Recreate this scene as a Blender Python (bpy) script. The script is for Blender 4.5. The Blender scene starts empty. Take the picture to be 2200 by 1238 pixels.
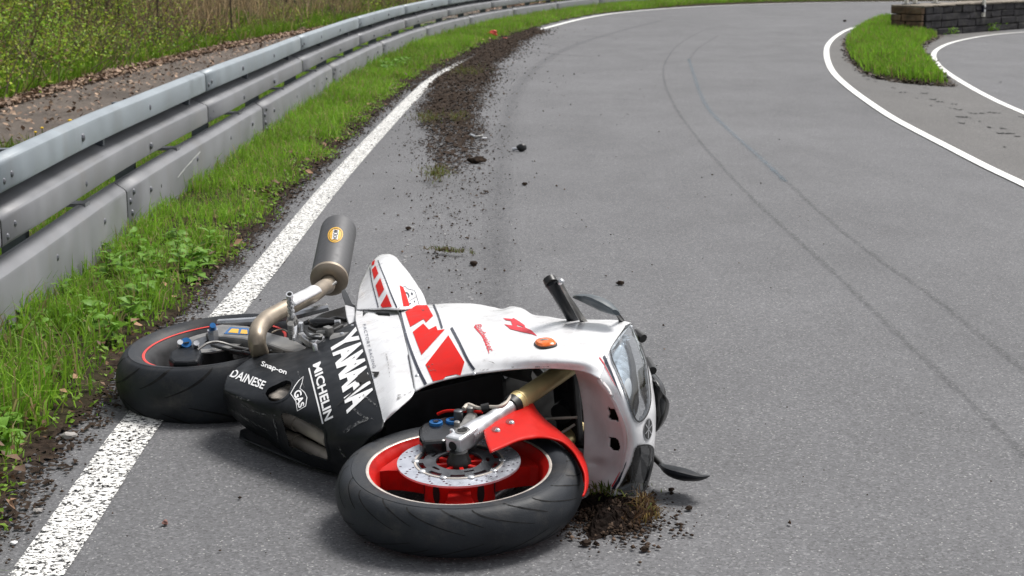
import bpy, bmesh, math, random
import numpy as np
from mathutils import Vector, Matrix
from mathutils.bvhtree import BVHTree
from mathutils.geometry import tessellate_polygon

random.seed(7)
rng = np.random.default_rng(11)
S = bpy.context.scene
C = S.collection

# ------------------------------------------------------------------ camera, sky, sun, exposure
FPX, CAMH = 3465.0, 1.36                      # focal length for a 2200 px wide picture, eye height
PITCH = math.atan((619 + 100) / FPX)
cam = bpy.data.cameras.new('camera')
cam.sensor_width = 36.0
cam.lens = 36.0 * FPX / 2200.0
cam.clip_start, cam.clip_end = 0.05, 2000.0
cam.dof.use_dof = True
cam.dof.focus_distance = 4.3
cam.dof.aperture_fstop = 11.0
camo = bpy.data.objects.new('camera', cam)
C.objects.link(camo)
camo.location = (0, 0, CAMH)
camo.rotation_euler = (math.pi / 2 - PITCH, 0, 0)
S.camera = camo

world = bpy.data.worlds.new('World')
S.world = world
world.use_nodes = True
wn = world.node_tree.nodes
wl = world.node_tree.links
wn.clear()
sky = wn.new('ShaderNodeTexSky')
sky.sky_type = 'NISHITA'
sky.sun_disc = False
sky.sun_elevation = math.radians(60)
sky.sun_rotation = math.radians(52)
sky.altitude = 300
sky.air_density = 1.0
sky.dust_density = 4.0
hsv = wn.new('ShaderNodeHueSaturation')       # overcast: the blue is washed out by cloud
hsv.inputs['Saturation'].default_value = 0.22
bg = wn.new('ShaderNodeBackground')
bg.inputs['Strength'].default_value = 0.072
wo = wn.new('ShaderNodeOutputWorld')
wl.new(sky.outputs[0], hsv.inputs['Color'])
wl.new(hsv.outputs[0], bg.inputs['Color'])
wl.new(bg.outputs[0], wo.inputs['Surface'])
sun = bpy.data.lights.new('sun', 'SUN')
sun.energy = 1.5
sun.angle = math.radians(20)
sun.color = (1.0, 0.97, 0.93)
suno = bpy.data.objects.new('sun', sun)
C.objects.link(suno)
suno.rotation_euler = (math.radians(-30), 0, math.radians(-52))
S.view_settings.view_transform = 'Standard'
S.view_settings.look = 'None'
S.view_settings.gamma = 1.0
S.view_settings.exposure = 1.2
S.view_settings.use_curve_mapping = False

# ------------------------------------------------------------------ measuring helpers
cp, sp = math.cos(PITCH), math.sin(PITCH)
EYE = Vector((0, 0, CAMH))


def ray(x, y):
    a = (x - 1100) / FPX
    b = (y - 619) / FPX
    return Vector((a, cp - b * sp, -(sp + b * cp)))


def gp(x, y, h=0.0):
    """world point at height h that was measured at (x, y) in the photograph"""
    d = ray(x, y)
    return EYE + d * ((h - CAMH) / d.z)


# the motorcycle's own frame: u forward from the rear axle, v up, w to its right (now skyward)
RA = Vector((-.913, 4.86, .098))
FA = Vector((-.127, 3.73, .095))
FW = (FA - RA).normalized()
_uh = Vector((0, 0, 1)).cross(FW).normalized()
_n = FW.cross(_uh)
AL = math.radians(7)
UP = (_uh * math.cos(AL) + _n * math.sin(AL)).normalized()
RT = FW.cross(UP).normalized()


def onplane(x, y, o, n):
    d = ray(x, y)
    return EYE + d * ((o - EYE).dot(n) / d.dot(n))


def bp(x, y, w):
    return onplane(x, y, RA + RT * w, RT)


def bk(u, v, w):
    return RA + FW * u + UP * v + RT * w


# front wheel's frame (turned a little)
FN = Vector((-.017, -.092, .996)).normalized()
FX = Vector((1, 0, 0))
FX = (FX - FN * FX.dot(FN)).normalized()
FY = FN.cross(FX)


def fp(x, y, lat):
    return onplane(x, y, FA + FN * lat, FN)


# ------------------------------------------------------------------ materials
def nodes_of(m):
    m.use_nodes = True
    nt = m.node_tree
    nt.nodes.clear()
    return nt, nt.nodes, nt.links


def mat(name, col, rough=.5, metal=0., var=.12, vscale=30., bump=0., bscale=200., dirt=None, dirt_amt=.3,
        dirt_scale=9., coat=0., spec=.5, rvar=.1, attr=None, transl=0., stretch=None):
    m = bpy.data.materials.new(name)
    nt, N, L = nodes_of(m)
    out = N.new('ShaderNodeOutputMaterial')
    p = N.new('ShaderNodeBsdfPrincipled')
    tc = N.new('ShaderNodeTexCoord')
    nz = N.new('ShaderNodeTexNoise')
    nz.inputs['Scale'].default_value = vscale
    nz.inputs['Detail'].default_value = 5
    L.new(tc.outputs['Object'], nz.inputs['Vector'])
    if attr:
        at = N.new('ShaderNodeAttribute')
        at.attribute_name = attr
        base = at.outputs['Color']
    else:
        rgb = N.new('ShaderNodeRGB')
        rgb.outputs[0].default_value = (*col, 1)
        base = rgb.outputs[0]
    mr = N.new('ShaderNodeMapRange')
    mr.inputs['From Min'].default_value = .3
    mr.inputs['From Max'].default_value = .7
    mr.inputs['To Min'].default_value = 1 - var
    mr.inputs['To Max'].default_value = 1 + var
    L.new(nz.outputs['Fac'], mr.inputs['Value'])
    mul = N.new('ShaderNodeVectorMath')
    mul.operation = 'SCALE'
    L.new(base, mul.inputs[0])
    L.new(mr.outputs[0], mul.inputs['Scale'])
    colout = mul.outputs[0]
    if dirt:
        dn = N.new('ShaderNodeTexNoise')
        dn.inputs['Scale'].default_value = dirt_scale
        dn.inputs['Detail'].default_value = 9
        dn.inputs['Roughness'].default_value = .72
        if stretch:
            mp = N.new('ShaderNodeMapping')
            mp.inputs['Scale'].default_value = (1, 1, stretch)
            L.new(tc.outputs['Object'], mp.inputs['Vector'])
            L.new(mp.outputs[0], dn.inputs['Vector'])
        else:
            L.new(tc.outputs['Object'], dn.inputs['Vector'])
        dr = N.new('ShaderNodeMapRange')
        dr.inputs['From Min'].default_value = .5
        dr.inputs['From Max'].default_value = .78
        dr.inputs['To Max'].default_value = dirt_amt
        L.new(dn.outputs['Fac'], dr.inputs['Value'])
        mx = N.new('ShaderNodeMix')
        mx.data_type = 'RGBA'
        L.new(dr.outputs[0], mx.inputs['Factor'])
        L.new(colout, mx.inputs['A'])
        mx.inputs['B'].default_value = (*dirt, 1)
        colout = mx.outputs['Result']
    L.new(colout, p.inputs['Base Color'])
    rr = N.new('ShaderNodeMapRange')
    rr.inputs['From Min'].default_value = .3
    rr.inputs['From Max'].default_value = .7
    rr.inputs['To Min'].default_value = max(.02, rough - rvar)
    rr.inputs['To Max'].default_value = min(1, rough + rvar)
    L.new(nz.outputs['Fac'], rr.inputs['Value'])
    L.new(rr.outputs[0], p.inputs['Roughness'])
    p.inputs['Metallic'].default_value = metal
    p.inputs['Specular IOR Level'].default_value = spec
    p.inputs['Coat Weight'].default_value = coat
    p.inputs['Coat Roughness'].default_value = .08
    if bump:
        bn = N.new('ShaderNodeTexNoise')
        bn.inputs['Scale'].default_value = bscale
        bn.inputs['Detail'].default_value = 3
        L.new(tc.outputs['Object'], bn.inputs['Vector'])
        b = N.new('ShaderNodeBump')
        b.inputs['Strength'].default_value = bump
        b.inputs['Distance'].default_value = .004
        L.new(bn.outputs['Fac'], b.inputs['Height'])
        L.new(b.outputs[0], p.inputs['Normal'])
    if transl:
        t = N.new('ShaderNodeBsdfTranslucent')
        L.new(colout, t.inputs['Color'])
        ms = N.new('ShaderNodeMixShader')
        ms.inputs[0].default_value = transl
        L.new(p.outputs[0], ms.inputs[1])
        L.new(t.outputs[0], ms.inputs[2])
        L.new(ms.outputs[0], out.inputs['Surface'])
    else:
        L.new(p.outputs[0], out.inputs['Surface'])
    return m


def asphalt(name, base, light, dark, stone_amt=1.0, patch=.12):
    m = bpy.data.materials.new(name)
    nt, N, L = nodes_of(m)
    out = N.new('ShaderNodeOutputMaterial')
    p = N.new('ShaderNodeBsdfPrincipled')
    tc = N.new('ShaderNodeTexCoord')
    v = N.new('ShaderNodeTexVoronoi')
    v.inputs['Scale'].default_value = 165
    v2 = N.new('ShaderNodeTexVoronoi')
    v2.inputs['Scale'].default_value = 140
    n1 = N.new('ShaderNodeTexNoise')
    n1.inputs['Scale'].default_value = .45
    n1.inputs['Detail'].default_value = 6
    n2 = N.new('ShaderNodeTexNoise')
    n2.inputs['Scale'].default_value = 420
    n2.inputs['Detail'].default_value = 2
    for t in (v, v2, n1, n2):
        L.new(tc.outputs['Object'], t.inputs['Vector'])
    sep = N.new('ShaderNodeSeparateColor')
    L.new(v.outputs['Color'], sep.inputs[0])
    ramp = N.new('ShaderNodeValToRGB')
    e = ramp.color_ramp.elements
    e[0].position = 0.0
    e[0].color = (*dark, 1)
    e[1].position = 1.0
    e[1].color = (*light, 1)
    a = ramp.color_ramp.elements.new(.22)
    a.color = tuple(b * .88 for b in base) + (1,)
    a = ramp.color_ramp.elements.new(.84)
    a.color = tuple(b * 1.10 for b in base) + (1,)
    a = ramp.color_ramp.elements.new(.95)
    a.color = tuple(b * 1.45 for b in base) + (1,)
    L.new(sep.outputs[0], ramp.inputs[0])
    # a few pale chips
    sep2 = N.new('ShaderNodeSeparateColor')
    L.new(v2.outputs['Color'], sep2.inputs[0])
    g1 = N.new('ShaderNodeMath')
    g1.operation = 'GREATER_THAN'
    g1.inputs[1].default_value = .965
    L.new(sep2.outputs[1], g1.inputs[0])
    g2 = N.new('ShaderNodeMath')
    g2.operation = 'LESS_THAN'
    g2.inputs[1].default_value = .33
    L.new(v2.outputs['Distance'], g2.inputs[0])
    gm = N.new('ShaderNodeMath')
    gm.operation = 'MULTIPLY'
    L.new(g1.outputs[0], gm.inputs[0])
    L.new(g2.outputs[0], gm.inputs[1])
    gs = N.new('ShaderNodeMath')
    gs.operation = 'MULTIPLY'
    gs.inputs[1].default_value = stone_amt
    L.new(gm.outputs[0], gs.inputs[0])
    mx = N.new('ShaderNodeMix')
    mx.data_type = 'RGBA'
    L.new(gs.outputs[0], mx.inputs['Factor'])
    L.new(ramp.outputs[0], mx.inputs['A'])
    mx.inputs['B'].default_value = (.55, .54, .52, 1)
    mr = N.new('ShaderNodeMapRange')
    mr.inputs['From Min'].default_value = .36
    mr.inputs['From Max'].default_value = .64
    mr.inputs['To Min'].default_value = 1 - patch
    mr.inputs['To Max'].default_value = 1 + patch
    n3 = N.new('ShaderNodeTexNoise')
    n3.inputs['Scale'].default_value = 2.6
    n3.inputs['Detail'].default_value = 8
    n3.inputs['Roughness'].default_value = .65
    mp3 = N.new('ShaderNodeMapping')
    mp3.inputs['Scale'].default_value = (1, .45, 1)
    L.new(tc.outputs['Object'], mp3.inputs['Vector'])
    L.new(mp3.outputs[0], n3.inputs['Vector'])
    av = N.new('ShaderNodeMath')
    av.operation = 'ADD'
    L.new(n1.outputs['Fac'], av.inputs[0])
    L.new(n3.outputs['Fac'], av.inputs[1])
    hf = N.new('ShaderNodeMath')
    hf.operation = 'MULTIPLY'
    hf.inputs[1].default_value = .5
    L.new(av.outputs[0], hf.inputs[0])
    L.new(hf.outputs[0], mr.inputs['Value'])
    mr2 = N.new('ShaderNodeMapRange')
    mr2.inputs['From Min'].default_value = .3
    mr2.inputs['From Max'].default_value = .7
    mr2.inputs['To Min'].default_value = .82
    mr2.inputs['To Max'].default_value = 1.18
    L.new(n2.outputs['Fac'], mr2.inputs['Value'])
    mm = N.new('ShaderNodeMath')
    mm.operation = 'MULTIPLY'
    L.new(mr.outputs[0], mm.inputs[0])
    L.new(mr2.outputs[0], mm.inputs[1])
    sc = N.new('ShaderNodeVectorMath')
    sc.operation = 'SCALE'
    L.new(mx.outputs['Result'], sc.inputs[0])
    L.new(mm.outputs[0], sc.inputs['Scale'])
    L.new(sc.outputs[0], p.inputs['Base Color'])
    p.inputs['Roughness'].default_value = .82
    p.inputs['Specular IOR Level'].default_value = .35
    b = N.new('ShaderNodeBump')
    b.inputs['Strength'].default_value = .55
    b.inputs['Distance'].default_value = .004
    L.new(sep.outputs[1], b.inputs['Height'])
    L.new(b.outputs[0], p.inputs['Normal'])
    L.new(p.outputs[0], out.inputs['Surface'])
    return m


def strip_mat(name, col, rough, scale, lo, hi, maxa, detail=4, edge=.0, bump=0.0):
    """marking whose worn places are open, so that the road below shows"""
    m = bpy.data.materials.new(name)
    nt, N, L = nodes_of(m)
    out = N.new('ShaderNodeOutputMaterial')
    p = N.new('ShaderNodeBsdfPrincipled')
    tc = N.new('ShaderNodeTexCoord')
    n = N.new('ShaderNodeTexNoise')
    n.inputs['Scale'].default_value = scale
    n.inputs['Detail'].default_value = detail
    n.inputs['Roughness'].default_value = .6
    L.new(tc.outputs['Object'], n.inputs['Vector'])
    at = N.new('ShaderNodeAttribute')
    at.attribute_name = 'wear'
    ad = N.new('ShaderNodeMath')
    ad.operation = 'SUBTRACT'
    L.new(n.outputs['Fac'], ad.inputs[0])
    L.new(at.outputs['Fac'], ad.inputs[1])
    mr = N.new('ShaderNodeMapRange')
    mr.inputs['From Min'].default_value = lo
    mr.inputs['From Max'].default_value = hi
    mr.inputs['To Max'].default_value = maxa
    L.new(ad.outputs[0], mr.inputs['Value'])
    nb = N.new('ShaderNodeTexNoise')
    nb.inputs['Scale'].default_value = 14
    nb.inputs['Detail'].default_value = 6
    L.new(tc.outputs['Object'], nb.inputs['Vector'])
    m2 = N.new('ShaderNodeMapRange')
    m2.inputs['From Min'].default_value = .3
    m2.inputs['From Max'].default_value = .7
    m2.inputs['To Min'].default_value = .85
    m2.inputs['To Max'].default_value = 1.1
    L.new(nb.outputs['Fac'], m2.inputs['Value'])
    sc = N.new('ShaderNodeVectorMath')
    sc.operation = 'SCALE'
    sc.inputs[0].default_value = col
    L.new(m2.outputs[0], sc.inputs['Scale'])
    L.new(sc.outputs[0], p.inputs['Base Color'])
    p.inputs['Roughness'].default_value = rough
    if bump:
        b = N.new('ShaderNodeBump')
        b.inputs['Strength'].default_value = bump
        b.inputs['Distance'].default_value = .006
        L.new(n.outputs['Fac'], b.inputs['Height'])
        L.new(b.outputs[0], p.inputs['Normal'])
    tr = N.new('ShaderNodeBsdfTransparent')
    ms = N.new('ShaderNodeMixShader')
    L.new(mr.outputs[0], ms.inputs[0])
    L.new(tr.outputs[0], ms.inputs[1])
    L.new(p.outputs[0], ms.inputs[2])
    L.new(ms.outputs[0], out.inputs['Surface'])
    return m


def glass_mat(name, tint, refl=.08, amt=1.0):
    m = bpy.data.materials.new(name)
    nt, N, L = nodes_of(m)
    out = N.new('ShaderNodeOutputMaterial')
    tr = N.new('ShaderNodeBsdfTransparent')
    tr.inputs[0].default_value = (*tint, 1)
    gl = N.new('ShaderNodeBsdfGlossy')
    gl.inputs['Roughness'].default_value = .05
    fr = N.new('ShaderNodeFresnel')
    tc = N.new('ShaderNodeTexCoord')
    n = N.new('ShaderNodeTexNoise')
    n.inputs['Scale'].default_value = 25
    L.new(tc.outputs['Object'], n.inputs['Vector'])
    mr = N.new('ShaderNodeMapRange')
    mr.inputs['To Min'].default_value = 1.35 + refl
    mr.inputs['To Max'].default_value = 1.6 + refl
    L.new(n.outputs['Fac'], mr.inputs['Value'])
    L.new(mr.outputs[0], fr.inputs['IOR'])
    ms = N.new('ShaderNodeMixShader')
    L.new(fr.outputs[0], ms.inputs[0])
    L.new(tr.outputs[0], ms.inputs[1])
    L.new(gl.outputs[0], ms.inputs[2])
    L.new(ms.outputs[0], out.inputs['Surface'])
    return m


M = {}
M['asphalt'] = asphalt('asphalt', (.131, .131, .136), (.225, .225, .225), (.085, .085, .088), .6, .15)
M['path'] = asphalt('old_asphalt', (.10, .080, .065), (.24, .20, .17), (.04, .032, .026), .6, .3)
M['line'] = strip_mat('road_paint_chunky', (.78, .77, .74), .7, 95, .435, .475, 1.0, 3, bump=1.)
M['line_far'] = strip_mat('road_paint', (.80, .79, .76), .6, 160, .24, .32, 1.0, 3, bump=.3)
M['skid'] = strip_mat('rubber_mark', (.035, .035, .037), .7, 60, .36, .70, .45)
M['skid_faint'] = strip_mat('rubber_mark_faint', (.05, .05, .055), .7, 50, .36, .74, .40)
M['skid_blue'] = strip_mat('paint_smear_blue', (.10, .17, .22), .7, 60, .36, .7, .6)
M['streak'] = strip_mat('soil_streak', (.035, .026, .02), .95, 30, .46, .62, .75)
M['scratch'] = strip_mat('scratch_white', (.42, .41, .40), .8, 30, .52, .62, .7)
M['crack'] = mat('crack_tar', (.012, .011, .011), .9)
M['soil'] = mat('soil', (.034, .024, .018), .95, spec=.08, dirt=(.095, .07, .05), dirt_amt=.55, dirt_scale=26, var=.6, vscale=24, bump=1.0, bscale=90)
M['clod_soil'] = mat('soil_dark', (.014, .0095, .0075), .95, spec=.08, var=.6, vscale=24, bump=1.0, bscale=90)  # darker brown than the spilled soil, for the clod
M['crumb'] = mat('soil_crumb', (.03, .02, .015), .95, spec=.08, attr='col', var=.2)
M['verge'] = mat('verge_soil', (.034, .028, .016), .95, spec=.08, var=.5, vscale=18, bump=1., bscale=60)
M['bank'] = mat('bank_soil', (.016, .017, .007), .95, spec=.08, var=.4, vscale=4, bump=.6, bscale=30)
M['ground'] = mat('meadow', (.045, .075, .02), .95, var=.3, vscale=.6)
M['litter'] = mat('leaf_litter', (.11, .075, .05), .8, attr='col', var=.2)
M['grass'] = mat('grass_blade', (.06, .13, .01), .55, attr='col', var=.1, transl=.45, spec=.2)
M['leaf'] = mat('leaf', (.06, .12, .02), .5, attr='col', var=.12, transl=.4, spec=.22)
M['weed'] = mat('weed_leaf', (.165, .33, .042), .5, var=.35, vscale=25, transl=.35, spec=.3)
M['weed_stem'] = mat('weed_stem', (.08, .13, .03), .6)
M['twig'] = mat('twig_bark', (.12, .088, .058), .9, var=.3)
M['bark'] = mat('bark', (.06, .045, .032), .9, var=.4, bump=.6, bscale=40)
M['dandelion'] = mat('dandelion_yellow', (.75, .48, .01), .7)
M['moss'] = mat('moss', (.10, .085, .012), .95, attr='col', var=.3)
M['zinc'] = mat('galvanised_steel', (.27, .305, .33), .5, metal=.2, var=.09, vscale=5, bump=.06, bscale=14,
                dirt=(.22, .215, .21), dirt_amt=.4, dirt_scale=5, stretch=.12)
M['zinc2'] = mat('galvanised_dull', (.205, .208, .22), .55, metal=.12, var=.12, vscale=4, bump=.06, bscale=14,
                 dirt=(.17, .155, .14), dirt_amt=.5, dirt_scale=4, stretch=.15)
M['zinc_dark'] = mat('galvanised_post', (.12, .135, .155), .5, metal=.4, var=.2)
M['bolt'] = mat('bolt_zinc', (.12, .125, .14), .5, metal=.3)
M['hole'] = mat('dark_hole', (.01, .01, .01), .9)
M['white'] = mat('white_paint', (.78, .78, .79), .32, var=.03, vscale=12, dirt=(.26, .22, .19), dirt_amt=.5,
                 dirt_scale=16, coat=.3)
M['chin'] = mat('white_paint_dull', (.62, .58, .575), .5, var=.06, vscale=14, dirt=(.30, .23, .20), dirt_amt=.5,
                dirt_scale=6)  # duller, faintly pink white with random dirt, for the chin
M['red'] = mat('red_paint', (.56, .010, .006), .5, var=.06, spec=.16, dirt=(.3, .03, .02), dirt_amt=.3)
M['redfilm'] = mat('red_film', (.60, .012, .008), .55, var=.08, spec=.12, dirt=(.45, .04, .03), dirt_amt=.3)
M['redpink'] = mat('red_sticker', (.60, .05, .065), .55, var=.08, spec=.15)
M['black'] = mat('black_matt_plastic', (.006, .0075, .010), .46, var=.3, vscale=20, dirt=(.075, .07, .066), dirt_amt=.3,
                 dirt_scale=11, rvar=.12, spec=.22)
M['blackgloss'] = mat('black_gloss', (.012, .012, .013), .2, var=.2)
M['scuff'] = strip_mat('scuff', (.10, .095, .09), .8, 90, .44, .62, .75)
M['scuff_pale'] = strip_mat('scuff_pale', (.20, .20, .20), .8, 120, .46, .60, .6)
M['navy'] = mat('dark_stripe', (.018, .020, .035), .3)
M['decalwhite'] = mat('white_lettering', (.80, .80, .80), .45, var=.06, dirt=(.3, .3, .3), dirt_amt=.3)
M['decalgrey'] = mat('grey_lettering', (.16, .17, .20), .45)
M['rubber'] = mat('tyre_rubber', (.021, .024, .029), .55, var=.3, vscale=9, bump=.12, bscale=260,
                  dirt=(.075, .068, .06), dirt_amt=.7, dirt_scale=11, spec=.3)
M['groove'] = mat('tread_groove', (.004, .004, .004), .9)
M['rimred'] = mat('rim_red', (.50, .009, .006), .4, var=.1, spec=.35, dirt=(.10, .02, .02), dirt_amt=.6, dirt_scale=14)
M['rimdark'] = mat('rim_dark', (.045, .045, .047), .45, var=.2)
M['rimedge'] = mat('rim_edge', (.62, .56, .50), .4, metal=.5)
M['stripered'] = mat('rim_tape_red', (.70, .05, .04), .45)
M['disc'] = mat('disc_steel', (.60, .62, .68), .34, metal=.75, var=.05, vscale=40)
M['carrier'] = mat('disc_carrier', (.10, .105, .115), .4, metal=.6, var=.2)
M['alu'] = mat('cast_aluminium', (.62, .63, .65), .34, metal=.75, var=.12, vscale=30, dirt=(.2, .18, .16), dirt_amt=.4)
M['alu_matt'] = mat('satin_aluminium', (.66, .66, .67), .4, metal=.25, var=.1, vscale=30, dirt=(.25, .23, .2), dirt_amt=.4)
M['alu2'] = mat('dull_aluminium', (.25, .245, .235), .45, metal=.5, var=.15, dirt=(.12, .11, .1), dirt_amt=.5)
M['gold'] = mat('gold_anodised', (.66, .53, .26), .42, metal=.5, var=.15, vscale=12, dirt=(.3, .22, .08), dirt_amt=.4)
M['titan'] = mat('heat_tinted_pipe', (.31, .26, .20), .45, metal=.5, var=.25, vscale=14, dirt=(.14, .11, .09),
                 dirt_amt=.6, dirt_scale=8)
M['header'] = mat('header_pipe', (.47, .42, .36), .55, metal=.2, var=.25, vscale=18, dirt=(.15, .13, .11), dirt_amt=.6)
M['can'] = mat('silencer_sleeve', (.105, .105, .108), .55, metal=.5, var=.08, vscale=60)
M['engine'] = mat('engine_dark', (.018, .018, .02), .5, metal=.3, var=.3)
M['blue'] = mat('blue_anodised', (.02, .14, .38), .35, metal=.4)
M['orange'] = mat('orange_lens', (.85, .16, .015), .22, var=.2, vscale=40, dirt=(.5, .35, .3), dirt_amt=.5, dirt_scale=40)
M['yellow'] = mat('yellow_sticker', (.75, .42, .04), .4)
M['lens'] = glass_mat('headlight_glass', (.90, .94, .97), .1)
M['lens_dark'] = glass_mat('headlight_glass_dark', (.16, .165, .17), .15)
M['screen'] = glass_mat('smoked_screen', (.14, .14, .145), .1)
M['reflector'] = mat('reflector', (.62, .68, .74), .3, metal=.45, var=.2, vscale=25)  # pale blue base stands in for sky reflected in the upper lamp
M['reflector_dark'] = mat('reflector_shade', (.10, .105, .11), .3, metal=.5)
M['stone_dark'] = mat('wall_stone_dark', (.024, .022, .025), .9, var=.85, vscale=11, bump=1., bscale=22,
                      dirt=(.13, .125, .10), dirt_amt=.6, dirt_scale=6)
M['stone_rust'] = mat('wall_stone_rust', (.12, .075, .045), .9, var=.5, vscale=9, bump=1., bscale=25,
                      dirt=(.26, .23, .17), dirt_amt=.7, dirt_scale=4)
M['mortar'] = mat('mortar', (.05, .045, .042), .95)
M['cap'] = mat('wall_cap', (.22, .19, .15), .9, var=.5, vscale=6)
M['postwhite'] = mat('post_pale', (.62, .60, .52), .6)
M['plastic'] = mat('black_plastic', (.012, .012, .012), .4)
M['canred'] = mat('can_red', (.65, .05, .03), .4)
M['pebble'] = mat('pebble', (.34, .32, .30), .8)
M['pebble_red'] = mat('pebble_red', (.22, .11, .09), .8)


# ------------------------------------------------------------------ object helpers
def origin(o):
    v = Vector((0, 0, 0))
    while o is not None:
        v += o.location
        o = o.parent
    return v


def link(name, me, parent=None, m=None, smooth=False):
    if m is not None:
        me.materials.append(m)
    if smooth:
        me.polygons.foreach_set('use_smooth', [True] * len(me.polygons))
        if len(me.polygons) < 20000:
            me.set_sharp_from_angle(angle=math.radians(38 if smooth is True else smooth))
    o = bpy.data.objects.new(name, me)
    C.objects.link(o)
    if parent is not None:
        o.parent = parent
    return o


def obj(name, verts, faces, m, parent=None, smooth=False, solid=0., solid_off=-1., bevel=0.):
    L = origin(parent)
    me = bpy.data.meshes.new(name)
    me.from_pydata([tuple(Vector(v) - L) for v in verts], [], faces)
    me.update()
    o = link(name, me, parent, m, smooth)
    if solid:
        md = o.modifiers.new('solid', 'SOLIDIFY')
        md.thickness = solid
        md.offset = solid_off
    if bevel:
        md = o.modifiers.new('bevel', 'BEVEL')
        md.width = bevel
        md.segments = 2
        md.limit_method = 'ANGLE'
    return o


def thing(name, label, cat, loc=(0, 0, 0), group=None):
    o = bpy.data.objects.new(name, None)
    o.empty_display_size = .1
    C.objects.link(o)
    o.location = loc
    o['label'] = label
    o['category'] = cat
    if group:
        o['group'] = group
    return o


def tag(o, label, cat, group=None, kind=None):
    o['label'] = label
    o['category'] = cat
    if group:
        o['group'] = group
    if kind:
        o['kind'] = kind
    return o


def struct(o):
    o['kind'] = 'structure'
    return o


def stuff(o, label, cat):
    o['kind'] = 'stuff'
    o['label'] = label
    o['category'] = cat
    return o


def big_mesh(name, co, tris, quads=None, col=None, m=None, parent=None, smooth=False):
    """fast numpy mesh; tris (n,3) and quads (k,4)"""
    me = bpy.data.meshes.new(name)
    co = np.asarray(co, dtype=np.float32)
    me.vertices.add(len(co))
    me.vertices.foreach_set('co', co.ravel())
    tris = np.asarray(tris, dtype=np.int32).reshape(-1, 3)
    nq = 0 if quads is None else len(quads)
    idx = tris.ravel()
    st = np.arange(len(tris)) * 3
    tot = np.full(len(tris), 3)
    if nq:
        quads = np.asarray(quads, dtype=np.int32)
        st = np.concatenate([st, len(idx) + np.arange(nq) * 4])
        tot = np.concatenate([tot, np.full(nq, 4)])
        idx = np.concatenate([idx, quads.ravel()])
    me.loops.add(len(idx))
    me.loops.foreach_set('vertex_index', idx.astype(np.int32))
    me.polygons.add(len(st))
    me.polygons.foreach_set('loop_start', st.astype(np.int32))
    me.update(calc_edges=True)
    me.validate()
    if col is not None:
        a = me.attributes.new('col', 'FLOAT_COLOR', 'POINT')
        c4 = np.ones((len(co), 4), dtype=np.float32)
        c4[:, :3] = col
        a.data.foreach_set('color', c4.ravel())
    return link(name, me, parent, m, smooth)


def catmull(P, n):
    """resample a polyline through its points, n samples"""
    P = [np.asarray(p, float) for p in P]
    if len(P) == 2:
        return [P[0] * (1 - t) + P[1] * t for t in np.linspace(0, 1, n)]
    d = [0.]
    for a, b in zip(P[:-1], P[1:]):
        d.append(d[-1] + max(1e-6, np.linalg.norm(b - a)))
    d = np.array(d)
    out = []
    for t in np.linspace(0, d[-1], n):
        i = int(np.clip(np.searchsorted(d, t, side='right') - 1, 0, len(P) - 2))
        h = d[i + 1] - d[i]
        f = (t - d[i]) / h

        def tan(j):
            if j == 0:
                return (P[1] - P[0]) / (d[1] - d[0])
            if j == len(P) - 1:
                return (P[-1] - P[-2]) / (d[-1] - d[-2])
            return (P[j + 1] - P[j - 1]) / (d[j + 1] - d[j - 1])
        a, b = tan(i) * h, tan(i + 1) * h
        f2, f3 = f * f, f * f * f
        out.append((2 * f3 - 3 * f2 + 1) * P[i] + (f3 - 2 * f2 + f) * a + (-2 * f3 + 3 * f2) * P[i + 1] + (f3 - f2) * b)
    return out


def loft(rows, nu, nv):
    """rows of control points -> (nv, nu, k) grid"""
    R = [catmull(r, nu) for r in rows]
    G = np.zeros((nv, nu, len(R[0][0])))
    t0 = np.linspace(0, len(R) - 1, nv)
    for j in range(nu):
        colp = [R[i][j] for i in range(len(R))]
        # uniform parameter down the rows
        for k, t in enumerate(t0):
            i = min(int(t), len(colp) - 2)
            f = t - i
            p0 = colp[max(i - 1, 0)]
            p1, p2 = colp[i], colp[i + 1]
            p3 = colp[min(i + 2, len(colp) - 1)]
            m1 = (p2 - p0) * (.5 if i > 0 else 1)
            m2 = (p3 - p1) * (.5 if i + 2 < len(colp) else 1)
            f2, f3 = f * f, f ** 3
            G[k, j] = (2 * f3 - 3 * f2 + 1) * p1 + (f3 - 2 * f2 + f) * m1 + (-2 * f3 + 3 * f2) * p2 + (f3 - f2) * m2
    return G


def inside(poly, x, y):
    c = False
    j = len(poly) - 1
    for i in range(len(poly)):
        xi, yi = poly[i][:2]
        xj, yj = poly[j][:2]
        if (yi > y) != (yj > y) and x < (xj - xi) * (y - yi) / (yj - yi) + xi:
            c = not c
        j = i
    return c


SKIN = []          # (verts, faces) of the bodywork, for laying lettering on it


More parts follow.
